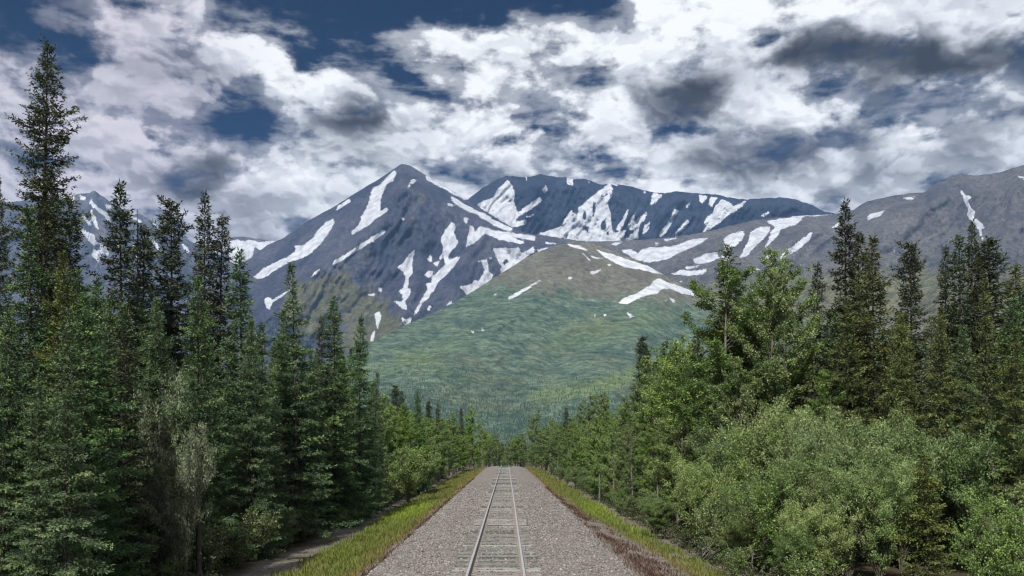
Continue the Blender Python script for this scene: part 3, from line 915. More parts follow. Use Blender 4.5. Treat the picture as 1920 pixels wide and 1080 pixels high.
def add_proto(key, gen, leaf_mat, bark_mat, h):
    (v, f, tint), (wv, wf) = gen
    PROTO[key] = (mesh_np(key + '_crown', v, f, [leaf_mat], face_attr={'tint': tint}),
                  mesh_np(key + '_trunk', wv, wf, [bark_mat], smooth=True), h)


def recolour(key, src, leaf_mat):
    PROTO[key] = PROTO[src][:3] + (leaf_mat,)


SPR = dict(dens=1.62, gap=0.36, leaf=1.28)
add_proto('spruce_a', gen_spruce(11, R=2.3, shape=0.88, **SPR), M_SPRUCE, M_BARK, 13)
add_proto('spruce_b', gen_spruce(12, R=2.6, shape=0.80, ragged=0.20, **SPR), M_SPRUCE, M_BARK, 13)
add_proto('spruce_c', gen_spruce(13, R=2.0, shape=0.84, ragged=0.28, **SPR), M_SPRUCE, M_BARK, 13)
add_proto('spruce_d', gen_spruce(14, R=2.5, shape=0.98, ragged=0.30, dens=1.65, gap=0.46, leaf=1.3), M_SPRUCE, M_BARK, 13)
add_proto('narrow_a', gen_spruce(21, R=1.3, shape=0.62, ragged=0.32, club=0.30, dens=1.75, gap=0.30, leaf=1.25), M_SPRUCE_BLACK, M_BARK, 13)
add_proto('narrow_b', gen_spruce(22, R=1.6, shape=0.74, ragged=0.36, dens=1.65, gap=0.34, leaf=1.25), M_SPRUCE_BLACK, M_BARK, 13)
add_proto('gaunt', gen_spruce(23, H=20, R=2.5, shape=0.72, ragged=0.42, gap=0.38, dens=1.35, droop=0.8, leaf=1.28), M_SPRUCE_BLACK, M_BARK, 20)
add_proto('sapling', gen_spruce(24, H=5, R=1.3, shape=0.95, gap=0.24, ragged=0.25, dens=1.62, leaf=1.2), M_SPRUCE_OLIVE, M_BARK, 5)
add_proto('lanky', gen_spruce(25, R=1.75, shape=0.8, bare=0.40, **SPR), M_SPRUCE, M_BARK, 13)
for s_, k_ in (('spruce_a', 'olive_a'), ('spruce_b', 'olive_b'), ('spruce_d', 'olive_d'), ('narrow_b', 'olive_n')):
    recolour(k_, s_, M_SPRUCE_OLIVE)
recolour('rust', 'spruce_a', M_SPRUCE_RUST)
recolour('grey', 'spruce_b', M_SPRUCE_GREY)
recolour('green_n', 'narrow_b', M_SPRUCE)
recolour('black_a', 'spruce_c', M_SPRUCE_BLACK)
add_proto('poplar_a', gen_broadleaf(31, H=13, W=2.6, lsize=0.088, leaves=44000, crownp=(0.35, 0.8, 1.0, 0.9, 0.75, 0.5, 0.12)), M_POPLAR, M_BARK_PALE, 13)
add_proto('poplar_b', gen_broadleaf(32, H=12, W=2.2, lsize=0.088, leaves=38000, crownp=(0.3, 0.8, 1.0, 1.0, 0.8, 0.5, 0.2)), M_POPLAR, M_BARK_PALE, 12)
add_proto('aspen_a', gen_broadleaf(33, H=9, W=1.9, lsize=0.10, leaves=20000, base=0.10, crownp=(0.5, 0.9, 1.0, 0.95, 0.75, 0.45, 0.12)), M_ASPEN, M_BARK_PALE, 9)
add_proto('aspen_b', gen_broadleaf(34, H=10, W=1.5, lsize=0.10, leaves=18000, base=0.12), M_ASPEN, M_BARK_PALE, 10)
add_proto('willow_a', gen_broadleaf(41, H=5.5, W=2.9, leaves=46000, stems=18, lsize=0.105, lwide=0.38, spread=0.95, clump=0.22, base=0.22), M_WILLOW, M_BARK_WILLOW, 5.5)
add_proto('willow_b', gen_broadleaf(42, H=5.0, W=2.5, leaves=38000, stems=15, lsize=0.105, lwide=0.38, spread=0.9, clump=0.22, base=0.25), M_WILLOW, M_BARK_WILLOW, 5.0)
add_proto('alder', gen_broadleaf(43, H=4.0, W=2.1, leaves=13000, stems=10, lsize=0.085, lwide=0.7, spread=0.85, base=0.12), M_POPLAR, M_BARK_WILLOW, 4.0)
add_proto('sprout', gen_broadleaf(44, H=1.5, W=0.9, leaves=2600, stems=8, lsize=0.075, lwide=0.55, spread=0.8, base=0.1, clump=0.12), M_POPLAR, M_BARK_WILLOW, 1.5)
recolour('silver', 'willow_b', M_SILVER)
recolour('willow_la', 'willow_a', M_WILLOW_LIGHT)
recolour('willow_lb', 'willow_b', M_WILLOW_LIGHT)
recolour('alder_light', 'alder', M_ASPEN)
recolour('aspen_c', 'poplar_b', M_ASPEN)

RNG = random.Random(5)


def plant(name, key, X, Y, h, wide, label, cat, group=None, rot=None):
    crown, trunk, H = PROTO[key][:3]
    root = bpy.data.objects.new(name, None)
    COL.objects.link(root)
    root.empty_display_size = 0.5
    root.location = (X, Y, float(ground_z(X, Y)))
    s = h / H
    root.scale = (s * wide, s * wide, s)
    root.rotation_euler = (RNG.gauss(0, 0.012), RNG.gauss(0, 0.012), RNG.uniform(0, 6.28) if rot is None else rot)
    tag(root, label, cat, group)
    link('trunk', trunk, root)
    c = link('crown', crown, root)
    if len(PROTO[key]) > 3:                                # the same crown in another colour
        c.material_slots[0].link = 'OBJECT'
        c.material_slots[0].material = PROTO[key][3]
    return root


def at_px(px, D):
    return (px - CX) / F * D


def height_for(py, X, D):
    return CAMH + (CY - py) / F * D - float(ground_z(X, D))


def by_px(name, key, px, py, D, wide, label, cat, group=None, rot=None):
    """plant whose tip bears on the given point of the photograph when it stands at distance D"""
    X = at_px(px, D)
    return plant(name, key, X, D, height_for(py, X, D), wide, label, cat, group, rot)


# ---------------------------------------------------------------- the trees one can single out
SP, SH = 'spruce_tree', 'willow_shrub'
HERO = [
    # name, prototype, tip px, tip py, distance, width factor, label, category
    (SP, 'gaunt', 72, 76, 36, 0.95, 'tallest gaunt dark spruce, standing far above every other tree', 'tree'),
    (SP, 'black_a', 104, 322, 39, 0.85, 'dark spruce with bare black trunk just right of the tallest gaunt spruce', 'tree'),
    (SP, 'gaunt', 3, 338, 34, 0.62, 'thin ragged spruce at the extreme left edge of the view', 'tree'),
    (SP, 'spruce_d', 72, 395, 29, 0.95, 'full green spruce in front of the foot of the tallest gaunt spruce', 'tree'),
    (SP, 'narrow_b', 136, 372, 41, 0.95, 'dark spruce below the far snowy peak, right of the gaunt giant', 'tree'),
    (SP, 'olive_a', 120, 478, 27, 0.85, 'yellowish green spruce in front of the two dark spruces at far left', 'tree'),
    (SP, 'black_a', 228, 349, 39, 1.0, 'shapely dark spruce between the far snowy peak and a thin dead spike', 'tree'),
    (SP, 'narrow_a', 257, 425, 42, 0.9, 'dark spruce close on the right of the shapely one by the far snowy peak', 'tree'),
    (SP, 'narrow_a', 321, 373, 44, 1.05, 'slim knobbly topped spruce alone below the curled grey cloud', 'tree'),
    (SP, 'black_a', 383, 364, 45, 0.82, 'taller of the close pair of dark slim spruces left of the flat far peak', 'tree'),
    (SP, 'narrow_b', 403, 403, 46, 0.95, 'shorter of the close pair of dark slim spruces left of the flat far peak', 'tree'),
    (SP, 'spruce_c', 454, 470, 41, 1.05, 'green spruce with its tip just under the flat far peak', 'tree'),
    (SP, 'spruce_d', 558, 499, 45, 0.95, 'layered dark spruce whose tip cuts across the pyramid mountain', 'tree'),
    (SP, 'spruce_a', 521, 583, 47, 0.75, 'shorter green spruce close left of the layered one before the pyramid mountain', 'tree'),
    (SP, 'narrow_b', 602, 592, 53, 0.8, 'wispy thin spruce right of the layered one before the pyramid mountain', 'tree'),
    (SP, 'spruce_c', 628, 558, 54, 1.12, 'pointed dark spruce second from the end of the tall wall beside the pyramid', 'tree'),
    (SP, 'spruce_a', 671, 598, 60, 0.9, 'last tall spruce at the end of the dark wall, edging the green foothill', 'tree'),
    (SP, 'green_n', 648, 650, 57, 0.8, 'low slim spruce in the notch between the last two tall wall spruces', 'tree'),
    (SP, 'lanky', 372, 520, 29, 0.95, 'green spruce with a bare lower trunk, below the close pair of slim dark spruces', 'tree'),
    (SP, 'spruce_b', 205, 560, 30, 0.80, 'broad green spruce in front of the shapely one by the far snowy peak', 'tree'),
    (SP, 'grey', 8, 560, 25, 0.78, 'bluish grey spruce cut by the left edge of the view', 'tree'),
    (SP, 'spruce_a', 70, 700, 22, 0.95, 'green spruce nearest to the viewer in the lower left corner', 'tree'),
    (SP, 'spruce_b', 470, 600, 38, 0.72, 'broad spruce below the green one under the flat far peak', 'tree'),
    (SP, 'spruce_b', 585, 655, 48, 0.80, 'broad low branched spruce below the layered one, by the bare dirt strip', 'tree'),
    (SP, 'spruce_d', 700, 700, 66, 0.85, 'half tall spruce leaning on the end of the dark wall', 'tree'),
    (SP, 'narrow_a', 739, 722, 98, 1.2, 'left one of the two touching dark spruces beyond the tall wall', 'tree'),
    (SP, 'narrow_b', 755, 733, 100, 1.1, 'right one of the two touching dark spruces beyond the tall wall', 'tree'),
    (SP, 'spruce_c', 784, 734, 88, 0.95, 'neat dark spruce standing out at the edge of the grass bank', 'tree'),
    (SP, 'narrow_a', 805, 752, 118, 1.0, 'small dark spike just right of the neat spruce at the grass bank', 'tree'),
    (SP, 'narrow_b', 822, 757, 128, 1.0, 'small dark spruce second to the right of the neat one at the bank', 'tree'),
    (SP, 'narrow_a', 866, 766, 175, 0.8, 'very thin black spire above the pale poplars left of the rails', 'tree'),
    (SH, 'silver', 306, 690, 29.6, 0.50, 'pale silvery willow growing up among the dark spruces', 'shrub'),
    (SH, 'silver', 345, 800, 28.3, 0.50, 'lower pale silvery willow beside a bare spruce trunk', 'shrub'),
    ('alder_shrub', 'alder_light', 765, 838, 73, 1.15, 'rounded light green bush at the end of the tall spruce wall', 'shrub'),
    ('alder_shrub', 'alder', 640, 925, 56, 0.7, 'small leafy bush by the dark trunk foot near the bright grass', 'shrub'),
    ('poplar_tree', 'aspen_b', 848, 778, 150, 1.1, 'light green poplar left of the very thin black spire', 'tree'),
    ('poplar_tree', 'aspen_a', 886, 772, 190, 1.0, 'light green poplar right of the very thin black spire', 'tree'),
    ('poplar_tree', 'aspen_b', 905, 800, 235, 1.2, 'pale poplar where the left tree line nears the end of the track', 'tree'),
    # right of the line
    ('poplar_tree', 'aspen_c', 1003, 774, 265, 0.95, 'first light poplar right of where the track vanishes', 'tree'),
    ('poplar_tree', 'aspen_a', 1030, 790, 215, 1.1, 'yellow green poplar left of the small banded dark spruce', 'tree'),
    (SP, 'narrow_b', 1061, 764, 165, 1.35, 'small banded dark spruce among light poplars right of the track', 'tree'),
    ('poplar_tree', 'poplar_b', 1100, 748, 128, 1.25, 'dark green poplar right of the small banded spruce', 'tree'),
    ('poplar_tree', 'poplar_a', 1135, 744, 112, 1.1, 'broad dark green poplar beneath the sunny streak of the foothill', 'tree'),
    (SP, 'narrow_a', 1203, 632, 82, 1.0, 'taller of the twin black spruces standing before the green foothill', 'tree'),
    (SP, 'narrow_b', 1215, 646, 83, 0.8, 'shorter of the twin black spruces standing before the green foothill', 'tree'),
    (SP, 'green_n', 1254, 641, 68, 1.25, 'soft green column like spruce right of the twin black spruces', 'tree'),
    ('poplar_tree', 'poplar_b', 1228, 690, 74, 1.05, 'leafy poplar between the twin black spruces and the green column', 'tree'),
    (SP, 'olive_n', 1352, 462, 48, 1.1, 'spruce spire rising out of the tallest leafy poplar', 'tree'),
    ('poplar_tree', 'poplar_a', 1338, 520, 47, 1.25, 'tallest leafy poplar with thin twigs before the snow patches', 'tree'),
    ('poplar_tree', 'poplar_b', 1445, 522, 46, 0.95, 'left top of the double headed poplar clump beside the tallest one', 'tree'),
    ('poplar_tree', 'poplar_b', 1478, 497, 48, 0.85, 'right top of the double headed poplar clump beside the tallest one', 'tree'),
    (SP, 'narrow_b', 1522, 494, 50, 0.85, 'small dark reddish spire between the double poplar and the tall dark spruce', 'tree'),
    (SP, 'black_a', 1585, 382, 46, 0.92, 'tallest dark spruce on the right, its tip touching the sky', 'tree'),
    (SP, 'narrow_b', 1611, 437, 46, 1.05, 'blunt dark spruce leaning against the tallest right hand one', 'tree'),
    (SP, 'rust', 1648, 448, 40, 0.95, 'golden green spruce with rusty boughs in front of the tall dark ones', 'tree'),
    (SP, 'narrow_a', 1714, 452, 45, 1.0, 'slim dark spruce with even tiers right of the golden one', 'tree'),
    (SP, 'narrow_b', 1764, 463, 47, 0.72, 'thinnest spruce spire between the even tiered one and a trio', 'tree'),
    (SP, 'narrow_b', 1803, 442, 45, 0.95, 'left spruce of the dark trio below the snowy couloir', 'tree'),
    (SP, 'black_a', 1829, 418, 46, 0.78, 'middle and tallest spruce of the dark trio below the snowy couloir', 'tree'),
    (SP, 'narrow_a', 1858, 446, 46, 1.2, 'flat topped right spruce of the dark trio below the snowy couloir', 'tree'),
    (SP, 'olive_n', 1890, 498, 44, 1.1, 'green spruce right of the flat topped one', 'tree'),
    (SP, 'spruce_c', 1917, 505, 43, 0.9, 'dark spruce cut by the right edge of the view', 'tree'),
    (SP, 'olive_d', 1850, 528, 34, 0.80, 'light yellow green spruce in front of the dark trio', 'tree'),
    (SP, 'olive_a', 1760, 580, 36, 0.85, 'olive spruce below the thinnest spire', 'tree'),
    (SP, 'olive_b', 1580, 560, 40, 0.85, 'broad olive spruce below the tallest dark one on the right', 'tree'),
    (SP, 'olive_b', 1690, 590, 37, 0.75, 'broad dusky spruce right below the golden one', 'tree'),
    (SP, 'olive_a', 1912, 620, 32, 0.9, 'olive spruce low at the right edge above the dark hollow', 'tree'),
    (SH, 'willow_la', 1330, 850, 40, 0.80, 'grey green willow at the left end of the big willow thicket', 'shrub'),
    (SH, 'willow_lb', 1430, 772, 40, 0.95, 'willow with a peaked top at the back left of the big thicket', 'shrub'),
    (SH, 'willow_la', 1510, 752, 39, 0.80, 'tallest pale willow with a pointed top in the middle of the thicket', 'shrub'),
    (SH, 'willow_la', 1600, 772, 36, 0.85, 'broad pale willow below the tallest dark spruce on the right', 'shrub'),
    (SH, 'willow_b', 1690, 800, 35, 1.0, 'willow at the right end of the big pale thicket', 'shrub'),
    (SH, 'willow_b', 1470, 850, 33, 1.0, 'near willow at the front of the thicket, above bare grey stems', 'shrub'),
    (SH, 'willow_a', 1590, 870, 31, 0.95, 'near round willow in the very middle front of the thicket', 'shrub'),
    (SP, 'sapling', 1735, 850, 29, 1.0, 'low young spruce with flat sprays left of the dark hollow', 'tree'),
    (SH, 'willow_b', 1860, 775, 33, 0.85, 'bluish green shrub above the dark hollow near the right edge', 'shrub'),
    ('alder_shrub', 'alder_light', 1868, 930, 23, 0.75, 'yellow green bush in the lower right corner', 'shrub'),
    ('alder_shrub', 'alder_light', 1925, 905, 24, 0.9, 'bush at the right edge behind the lower right corner bush', 'shrub'),
    (SH, 'willow_b', 1380, 800, 42, 0.95, 'willow at the back of the thicket below the leafy poplar', 'shrub'),
    (SH, 'willow_b', 1550, 800, 34, 0.85, 'willow in the heart of the thicket, just right of the pointed one', 'shrub'),
    (SH, 'willow_la', 1650, 850, 30, 0.80, 'near willow at the right front of the thicket beside the young spruce', 'shrub'),
    (SH, 'willow_b', 1390, 900, 36, 0.85, 'small willow at the left front of the thicket by the grass', 'shrub'),
    (SH, 'willow_lb', 1530, 940, 28, 0.85, 'lowest willow at the front foot of the thicket', 'shrub'),
    ('alder_shrub', 'alder', 1450, 905, 32, 1.05, 'deep green round leaved bush among the pale willows at the front', 'shrub'),
    ('poplar_tree', 'aspen_c', 1565, 715, 40, 0.9, 'slim young poplar rising behind the pale willow thicket', 'tree'),
    ('poplar_tree', 'poplar_b', 1400, 690, 44, 1.0, 'leafy poplar filling in below the double headed clump', 'tree'),
    ('poplar_tree', 'poplar_a', 1285, 690, 57, 0.95, 'bushy poplar in front of the green column spruce', 'tree'),
    ('poplar_tree', 'poplar_b', 1180, 770, 78, 1.2, 'round poplar at the edge of the right grass verge', 'tree'),
]
for nm, key, px, py, D, wd, lab, cat in HERO:
    by_px(nm, key, px, py, D, wd, lab, cat)


def envelope(px):
    """skyline of the massed trees: how high in the photograph the fill between the singled-out trees may reach"""
    return np.interp(px, [-400, 0, 60, 130, 190, 240, 290, 340, 400, 450, 500, 540, 600, 650, 690, 720, 760, 800, 850, 890, 925, 945, 965, 985, 1010, 1060, 1110, 1150, 1190, 1240, 1290, 1340, 1400, 1450, 1500, 1560, 1620, 1700, 1800, 1920, 2400],
                     [470, 470, 500, 500, 520, 530, 540, 520, 520, 560, 610, 620, 640, 660, 700, 745, 765, 780, 800, 800, 820, 835, 835, 815, 800, 795, 775, 775, 735, 700, 640, 580, 560, 540, 560, 540, 540, 550, 530, 530, 500])


FILL_GROUPS = {
    ('L', 'mid'): ('mid-height spruce packed into the dense wall of trees left of the railway', 'spruces packed into the left wall'),
    ('R', 'mid'): ('mid-height spruce packed into the stand behind the willows right of the railway', 'spruces packed into the right stand'),
    ('L', 'far'): ('small spruce in the distant stretch of the left tree line', 'distant spruces left of the track'),
    ('R', 'far'): ('small spruce in the distant stretch of the right tree line', 'distant spruces right of the track'),
    ('L', 'leaf'): ('light green poplar in the distant left tree line above the grass bank', 'distant poplars left of the track'),
    ('R', 'leaf'): ('light green poplar in the leafy right tree line above the verge', 'poplars right of the track'),
    ('L', 'bush'): ('low leafy bush at the foot of the left tree line', 'bushes at the foot of the left trees'),
    ('R', 'bush'): ('low leafy bush at the foot of the right tree line', 'bushes at the foot of the right trees'),
    ('E', 'spruce'): ('thin spruce in the dark clump that closes the end of the track', 'spruces closing the end of the track'),
    ('E', 'leaf'): ('grey green poplar in the clump that closes the end of the track', 'poplars closing the end of the track'),
}


FILLED = []


def fill(side, kind, name, cat, keys, X, D, hmax, hmin, wide, over=0.0):
    px = CX + F * X / D
    if px < -260 or px > 2180:
        return
    top = envelope(px) + over + RNG.uniform(0, 45) * 40 / max(D, 40)
    h = min(hmax, height_for(top, X, D))
    if h < hmin:
        return
    lab, grp = FILL_GROUPS[(side, kind)]
    key = RNG.choice(keys)
    FILLED.append((plant(name, key, X, D, h, wide * RNG.uniform(0.85, 1.15), lab, cat, grp), side, kind, key, px, D, X, h))


GREEN = ['spruce_a', 'spruce_b', 'spruce_c', 'spruce_d', 'green_n', 'spruce_b']
OLIVE = ['olive_a', 'olive_b', 'olive_d', 'spruce_d', 'spruce_a', 'olive_n']
# left wall, rows of spruce going back from the verge
for r, (x0, gap, hm) in enumerate(((-11.3, 3.1, 11.0), (-13.4, 3.8, 12.5), (-16.6, 4.6, 13.5), (-20, 5.5, 15))):
    y = 19.0 + r * 1.0
    while y < 74 + r * 4:
        y += gap * RNG.uniform(0.75, 1.25)
        if CX + F * x0 / y < -200:
            continue
        fill('L', 'mid', SP, 'tree', GREEN if RNG.random() < 0.75 else ['olive_a', 'spruce_c', 'black_a'], x0 + RNG.gauss(0, 0.5), y, hm * RNG.uniform(0.62, 1.0), 3.5, 0.92)
# right stand
for r, (x0, y0, gap, hm) in enumerate(((13.2, 45, 2.9, 11), (16.0, 39, 2.3, 12), (19.2, 36, 2.3, 13), (22.6, 36, 2.8, 13.5), (26.5, 40, 4.0, 14))):
    y = y0
    while y < 66:
        y += gap * RNG.uniform(0.75, 1.25)
        fill('R', 'mid', SP, 'tree', OLIVE if RNG.random() < 0.85 else ['black_a', 'narrow_b'], x0 + RNG.gauss(0, 0.5), y, hm * RNG.uniform(0.7, 1.0), 4, 1.1)
# leafy trees on the right, from the willows to the end of the track
for r, (x0, gap, hm) in enumerate(((9.0, 3.4, 7.6), (11.4, 4.0, 12.5), (14.5, 6.0, 15.5))):
    y = 50.0 - r * 3
    while y < 300:
        y += gap * (1 + (y - 50) / 85) * RNG.uniform(0.75, 1.25)
        if r and RNG.random() < 0.22:
            fill('R', 'far', SP, 'tree', ['narrow_b', 'spruce_c', 'olive_n', 'black_a'], x0 + RNG.gauss(0, 0.7), y, hm * 1.1, 4, 1.0, -6)
        else:
            fill('R', 'leaf', 'poplar_tree', 'tree', ['poplar_a', 'poplar_b', 'aspen_a', 'aspen_c', 'poplar_a'], x0 + RNG.gauss(0, 0.6), y, hm * RNG.uniform(0.75, 1.05), 2.5, 1.15 + 0.45 * min(1.0, max(0.0, (y - 90) / 80)))
# left, beyond the wall
for r, (x0, gap, hm) in enumerate(((-9.3, 4.2, 8.0), (-11.7, 4.6, 12.5), (-15, 6.5, 14.5))):
    y = 78.0 - r * 2
    while y < 310:
        y += gap * (1 + (y - 75) / 75) * RNG.uniform(0.75, 1.25)
        if r and RNG.random() < 0.33:
            fill('L', 'far', SP, 'tree', ['narrow_b', 'spruce_c', 'spruce_a', 'black_a'], x0 + RNG.gauss(0, 0.7), y, hm * 1.1, 4, 1.0, -6)
        else:
            fill('L', 'leaf', 'poplar_tree', 'tree', ['aspen_a', 'aspen_b', 'aspen_c', 'poplar_b'], x0 + RNG.gauss(0, 0.5), y, hm * RNG.uniform(0.7, 1.0), 2.5, 1.15 + 0.45 * min(1.0, max(0.0, (y - 90) / 80)))
# the clump that closes the view
for i in range(17):
    D = RNG.uniform(335, 430)
    px = RNG.choice([928, 934, 940, 945, 950, 956, 961, 967, 974, 981]) + RNG.uniform(-3, 3)
    by_px(SP, RNG.choice(['narrow_a', 'narrow_b', 'black_a', 'spruce_c']), px, RNG.triangular(808, 846, 830), D, 0.9, FILL_GROUPS[('E', 'spruce')][0], 'tree', FILL_GROUPS[('E', 'spruce')][1])
for i in range(20):
    D = RNG.uniform(270, 400)
    px = RNG.choice([914, 920, 926, 932, 938, 948, 958, 966, 972, 978, 986]) + RNG.uniform(-3, 3)
    by_px('poplar_tree', RNG.choice(['poplar_a', 'aspen_c', 'aspen_a', 'poplar_b']), px, RNG.uniform(830, 852) - 22 * abs(px - 949) / 40, D, 1.5, FILL_GROUPS[('E', 'leaf')][0], 'tree', FILL_GROUPS[('E', 'leaf')][1])
# low bushes along the feet of both tree lines
y = 23.0
while y < 150:
    y += 2.6 * (1 + (y - 23) / 60) * RNG.uniform(0.7, 1.3)
    if y > 27:
        fill('L', 'bush', 'leafy_bush', 'shrub', ['alder', 'sprout', 'sprout'], -9.8 - 0.7 * max(0.0, min(1.0, (60 - y) / 15)) + RNG.gauss(0, 0.4), y, RNG.uniform(0.9, 2.0), 0.6, 1.0)
    fill('R', 'bush', 'leafy_bush', 'shrub', ['alder', 'willow_b', 'sprout', 'willow_b'], 8.3 + RNG.gauss(0, 0.4) + max(0, 34 - y) * 0.05, y, RNG.uniform(1.0, 2.6), 0.6, 1.0)


# ---- labels that single out the fill: by what each stands in front of, behind or beside, or by its turn along a row
ORD = ['nearest', 'second nearest', 'third nearest', 'fourth nearest', 'fifth nearest', 'sixth nearest', 'seventh nearest', 'eighth nearest', 'ninth nearest', 'tenth nearest',
       'eleventh nearest', 'twelfth nearest', 'thirteenth nearest', 'fourteenth nearest', 'fifteenth nearest', 'sixteenth nearest']
COLOUR = {'spruce_a': 'green', 'spruce_b': 'broad green', 'spruce_c': 'slim green', 'spruce_d': 'layered green', 'green_n': 'narrow green', 'olive_a': 'olive', 'olive_b': 'broad olive', 'olive_d': 'layered olive',
          'olive_n': 'narrow olive', 'grey': 'bluish', 'black_a': 'dark', 'narrow_a': 'dark thin', 'narrow_b': 'dark narrow'}
MARK = [(72, 36, 'L', 'the gaunt giant spruce'), (136, 41, 'L', 'the one below the far snowy peak'), (228, 39, 'L', 'the spruce by the dead spike'), (321, 44, 'L', 'the slim knobbly spruce'),
        (392, 45, 'L', 'the slim close pair'), (454, 41, 'L', 'the one under the flat far peak'), (558, 45, 'L', 'the spruce before the pyramid'), (628, 54, 'L', 'the pointed dark spruce'),
        (671, 60, 'L', 'the last tall wall spruce'), (3, 34, 'L', 'the ragged spruce at the left edge'),
        (1352, 48, 'R', 'the tallest leafy poplar'), (1462, 47, 'R', 'the double headed poplar'), (1585, 46, 'R', 'the tallest dark right spruce'), (1648, 40, 'R', 'the golden green spruce'),
        (1714, 45, 'R', 'the even tiered spruce'), (1764, 47, 'R', 'the thinnest spire'), (1829, 46, 'R', 'the dark trio'), (1917, 43, 'R', 'the spruce at the right edge')]
seen_labels = {}
for o, side, kind, key, px, D, X, h in FILLED:
    if kind == 'mid':
        m = min((q for q in MARK if q[2] == side), key=lambda q: abs(q[0] - px))
        dx, dd = px - m[0], D - m[1]
        rel = ('well in front of' if dd < -12 else 'in front of') if dd < -3 else ('far behind' if dd > 10 else 'behind') if dd > 3 else 'beside'
        off = '' if abs(dx) < 14 else (', to its left' if dx < 0 else ', to its right')
        size = 'low ' if h < 7 else ''
        lab = '%s%s spruce %s %s%s' % (size, COLOUR[key], rel, m[3], off)
        if len(lab.split()) > 16:
            lab = lab.replace('low ', '', 1).replace(' to its', '')
        seen_labels.setdefault(lab, []).append(o)
rows = {}
for o, side, kind, key, px, D, X, h in FILLED:
    if kind in ('leaf', 'far', 'bush'):
        c = abs(X)
        r = '' if kind == 'bush' else 'front' if c < (10.2 if side == 'R' else 10.5) else 'middle' if c < 13 else 'back'
        rows.setdefault((side, kind, r), []).append((D, o, key))
for (side, kind, r), lst in rows.items():
    lst.sort(key=lambda q: q[0])
    where = 'left' if side == 'L' else 'right'
    for i, (D, o, key) in enumerate(lst):
        what = {'leaf': 'leafy green poplar', 'far': 'small spruce', 'bush': 'low leafy bush'}[kind]
        if kind == 'bush':
            lab = '%s %s at the foot of the %s tree line' % (ORD[i] if i < 16 else 'distant', what, where)
        else:
            lab = '%s %s, %s row of the %s tree line' % (ORD[i] if i < 16 else 'far away', what, r, where)
            if side == 'L':
                lab += ' past the wall'
        seen_labels.setdefault(lab, []).append(o)
for lab, obs in seen_labels.items():
    for o in obs:
        o['label'] = lab

# ---------------------------------------------------------------- the railway
TCX = -0.29
SLEEPER_Y = 15.0 + np.cumsum(0.53 * np.random.RandomState(2).uniform(0.94, 1.06, 300))


def mat_rail():
    def col(g):
        n = g.noise(objco(g), 3.0, 5, 0.6)
        return g.mix(n, (0.15, 0.13, 0.118, 1), (0.30, 0.265, 0.24, 1))
    return bsdf('rusty_rail_side', col, 0.75, 0.4)


def mat_railtop():
    return bsdf('worn_rail_top', lambda g: g.mix(g.noise(objco(g), 2.0, 3), (0.78, 0.78, 0.80, 1), (0.90, 0.90, 0.92, 1)), 0.36, 0.5, metal=0.8)


def mat_tie():
    def col(g):
        c = objco(g)
        n = g.noise(g.vmath('MULTIPLY', c, (1.2, 9.0, 9.0)), 4.0, 6, 0.68)
        oi = g.new('ShaderNodeObjectInfo').outputs['Random']
        a = g.mix(g.smooth(n, 0.3, 0.7), (0.085, 0.080, 0.076, 1), (0.25, 0.24, 0.228, 1))
        a = g.mix(g.smooth(oi, 0.40, 0.85), a, (0.060, 0.076, 0.068, 1))
        return g.mix(g.smooth(oi, 0.30, 0.0), a, (0.28, 0.27, 0.258, 1))
    return bsdf('weathered_tie_wood', col, 0.9, 0.2, bump=lambda g: (g.noise(g.vmath('MULTIPLY', objco(g), (1, 9, 9)), 5, 5, 0.6), 0.012, 0.8))


def ballast_z(x, y):
    c = np.abs(np.asarray(x, float) + 0.2)
    p = np.interp(c, [0, 1.35, 1.5, 2.3, 3.6, 4.05, 4.4], [-0.212, -0.212, -0.214, -0.25, -0.45, -0.58, -0.80])
    return p + fall(y) + 0.05 * fbm(np.asarray(x) * 1.1, np.asarray(y) * 0.8, 3, seed=9) * sstep(c, 1.2, 2.0)


def mat_ballast():
    def col(g):
        c = objco(g)
        v = g.new('ShaderNodeTexVoronoi', feature='F1')
        v.inputs['Scale'].default_value = 17
        g.set(v.inputs['Vector'], g.vmath('ADD', c, g.vmath('SCALE', g.noise(c, 20, 2, 0.5, out='Color'), scale=0.03)))
        r = g.sep(v.outputs['Color'])[0]
        big = g.noise(c, 0.8, 4, 0.6)
        st = g.ramp(r, [(0, (0.115, 0.111, 0.107)), (0.35, (0.175, 0.168, 0.160)), (0.7, (0.235, 0.224, 0.212)), (1, (0.33, 0.32, 0.305))])
        x = g.sep(c)[0]
        tan = g.mix(g.smooth(big, 0.38, 0.62), (0.94, 0.96, 0.97, 1), (1.08, 0.97, 0.90, 1))
        st = g.mix(1.0, st, tan, 'MULTIPLY')
        d = g.smooth(v.outputs['Distance'], 0.35, 0.75)
        return g.mix(g.math('MULTIPLY', d, 0.45), st, (0.07, 0.062, 0.055, 1))

    def bump(g):
        v = g.new('ShaderNodeTexVoronoi', feature='F1')
        v.inputs['Scale'].default_value = 17
        g.set(v.inputs['Vector'], objco(g))
        return g.math('MULTIPLY', v.outputs['Distance'], -1.0), 0.05, 0.9
    return bsdf('ballast_gravel', col, 0.92, 0.2, bump=bump)


def mat_stone():
    def col(g):
        r = g.attr('shade')
        return g.ramp(r, [(0, (0.070, 0.066, 0.064)), (0.25, (0.13, 0.122, 0.117)), (0.5, (0.18, 0.164, 0.152)), (0.78, (0.235, 0.224, 0.215)), (1, (0.36, 0.35, 0.34))])
    return bsdf('broken_stone', col, 0.9, 0.2)


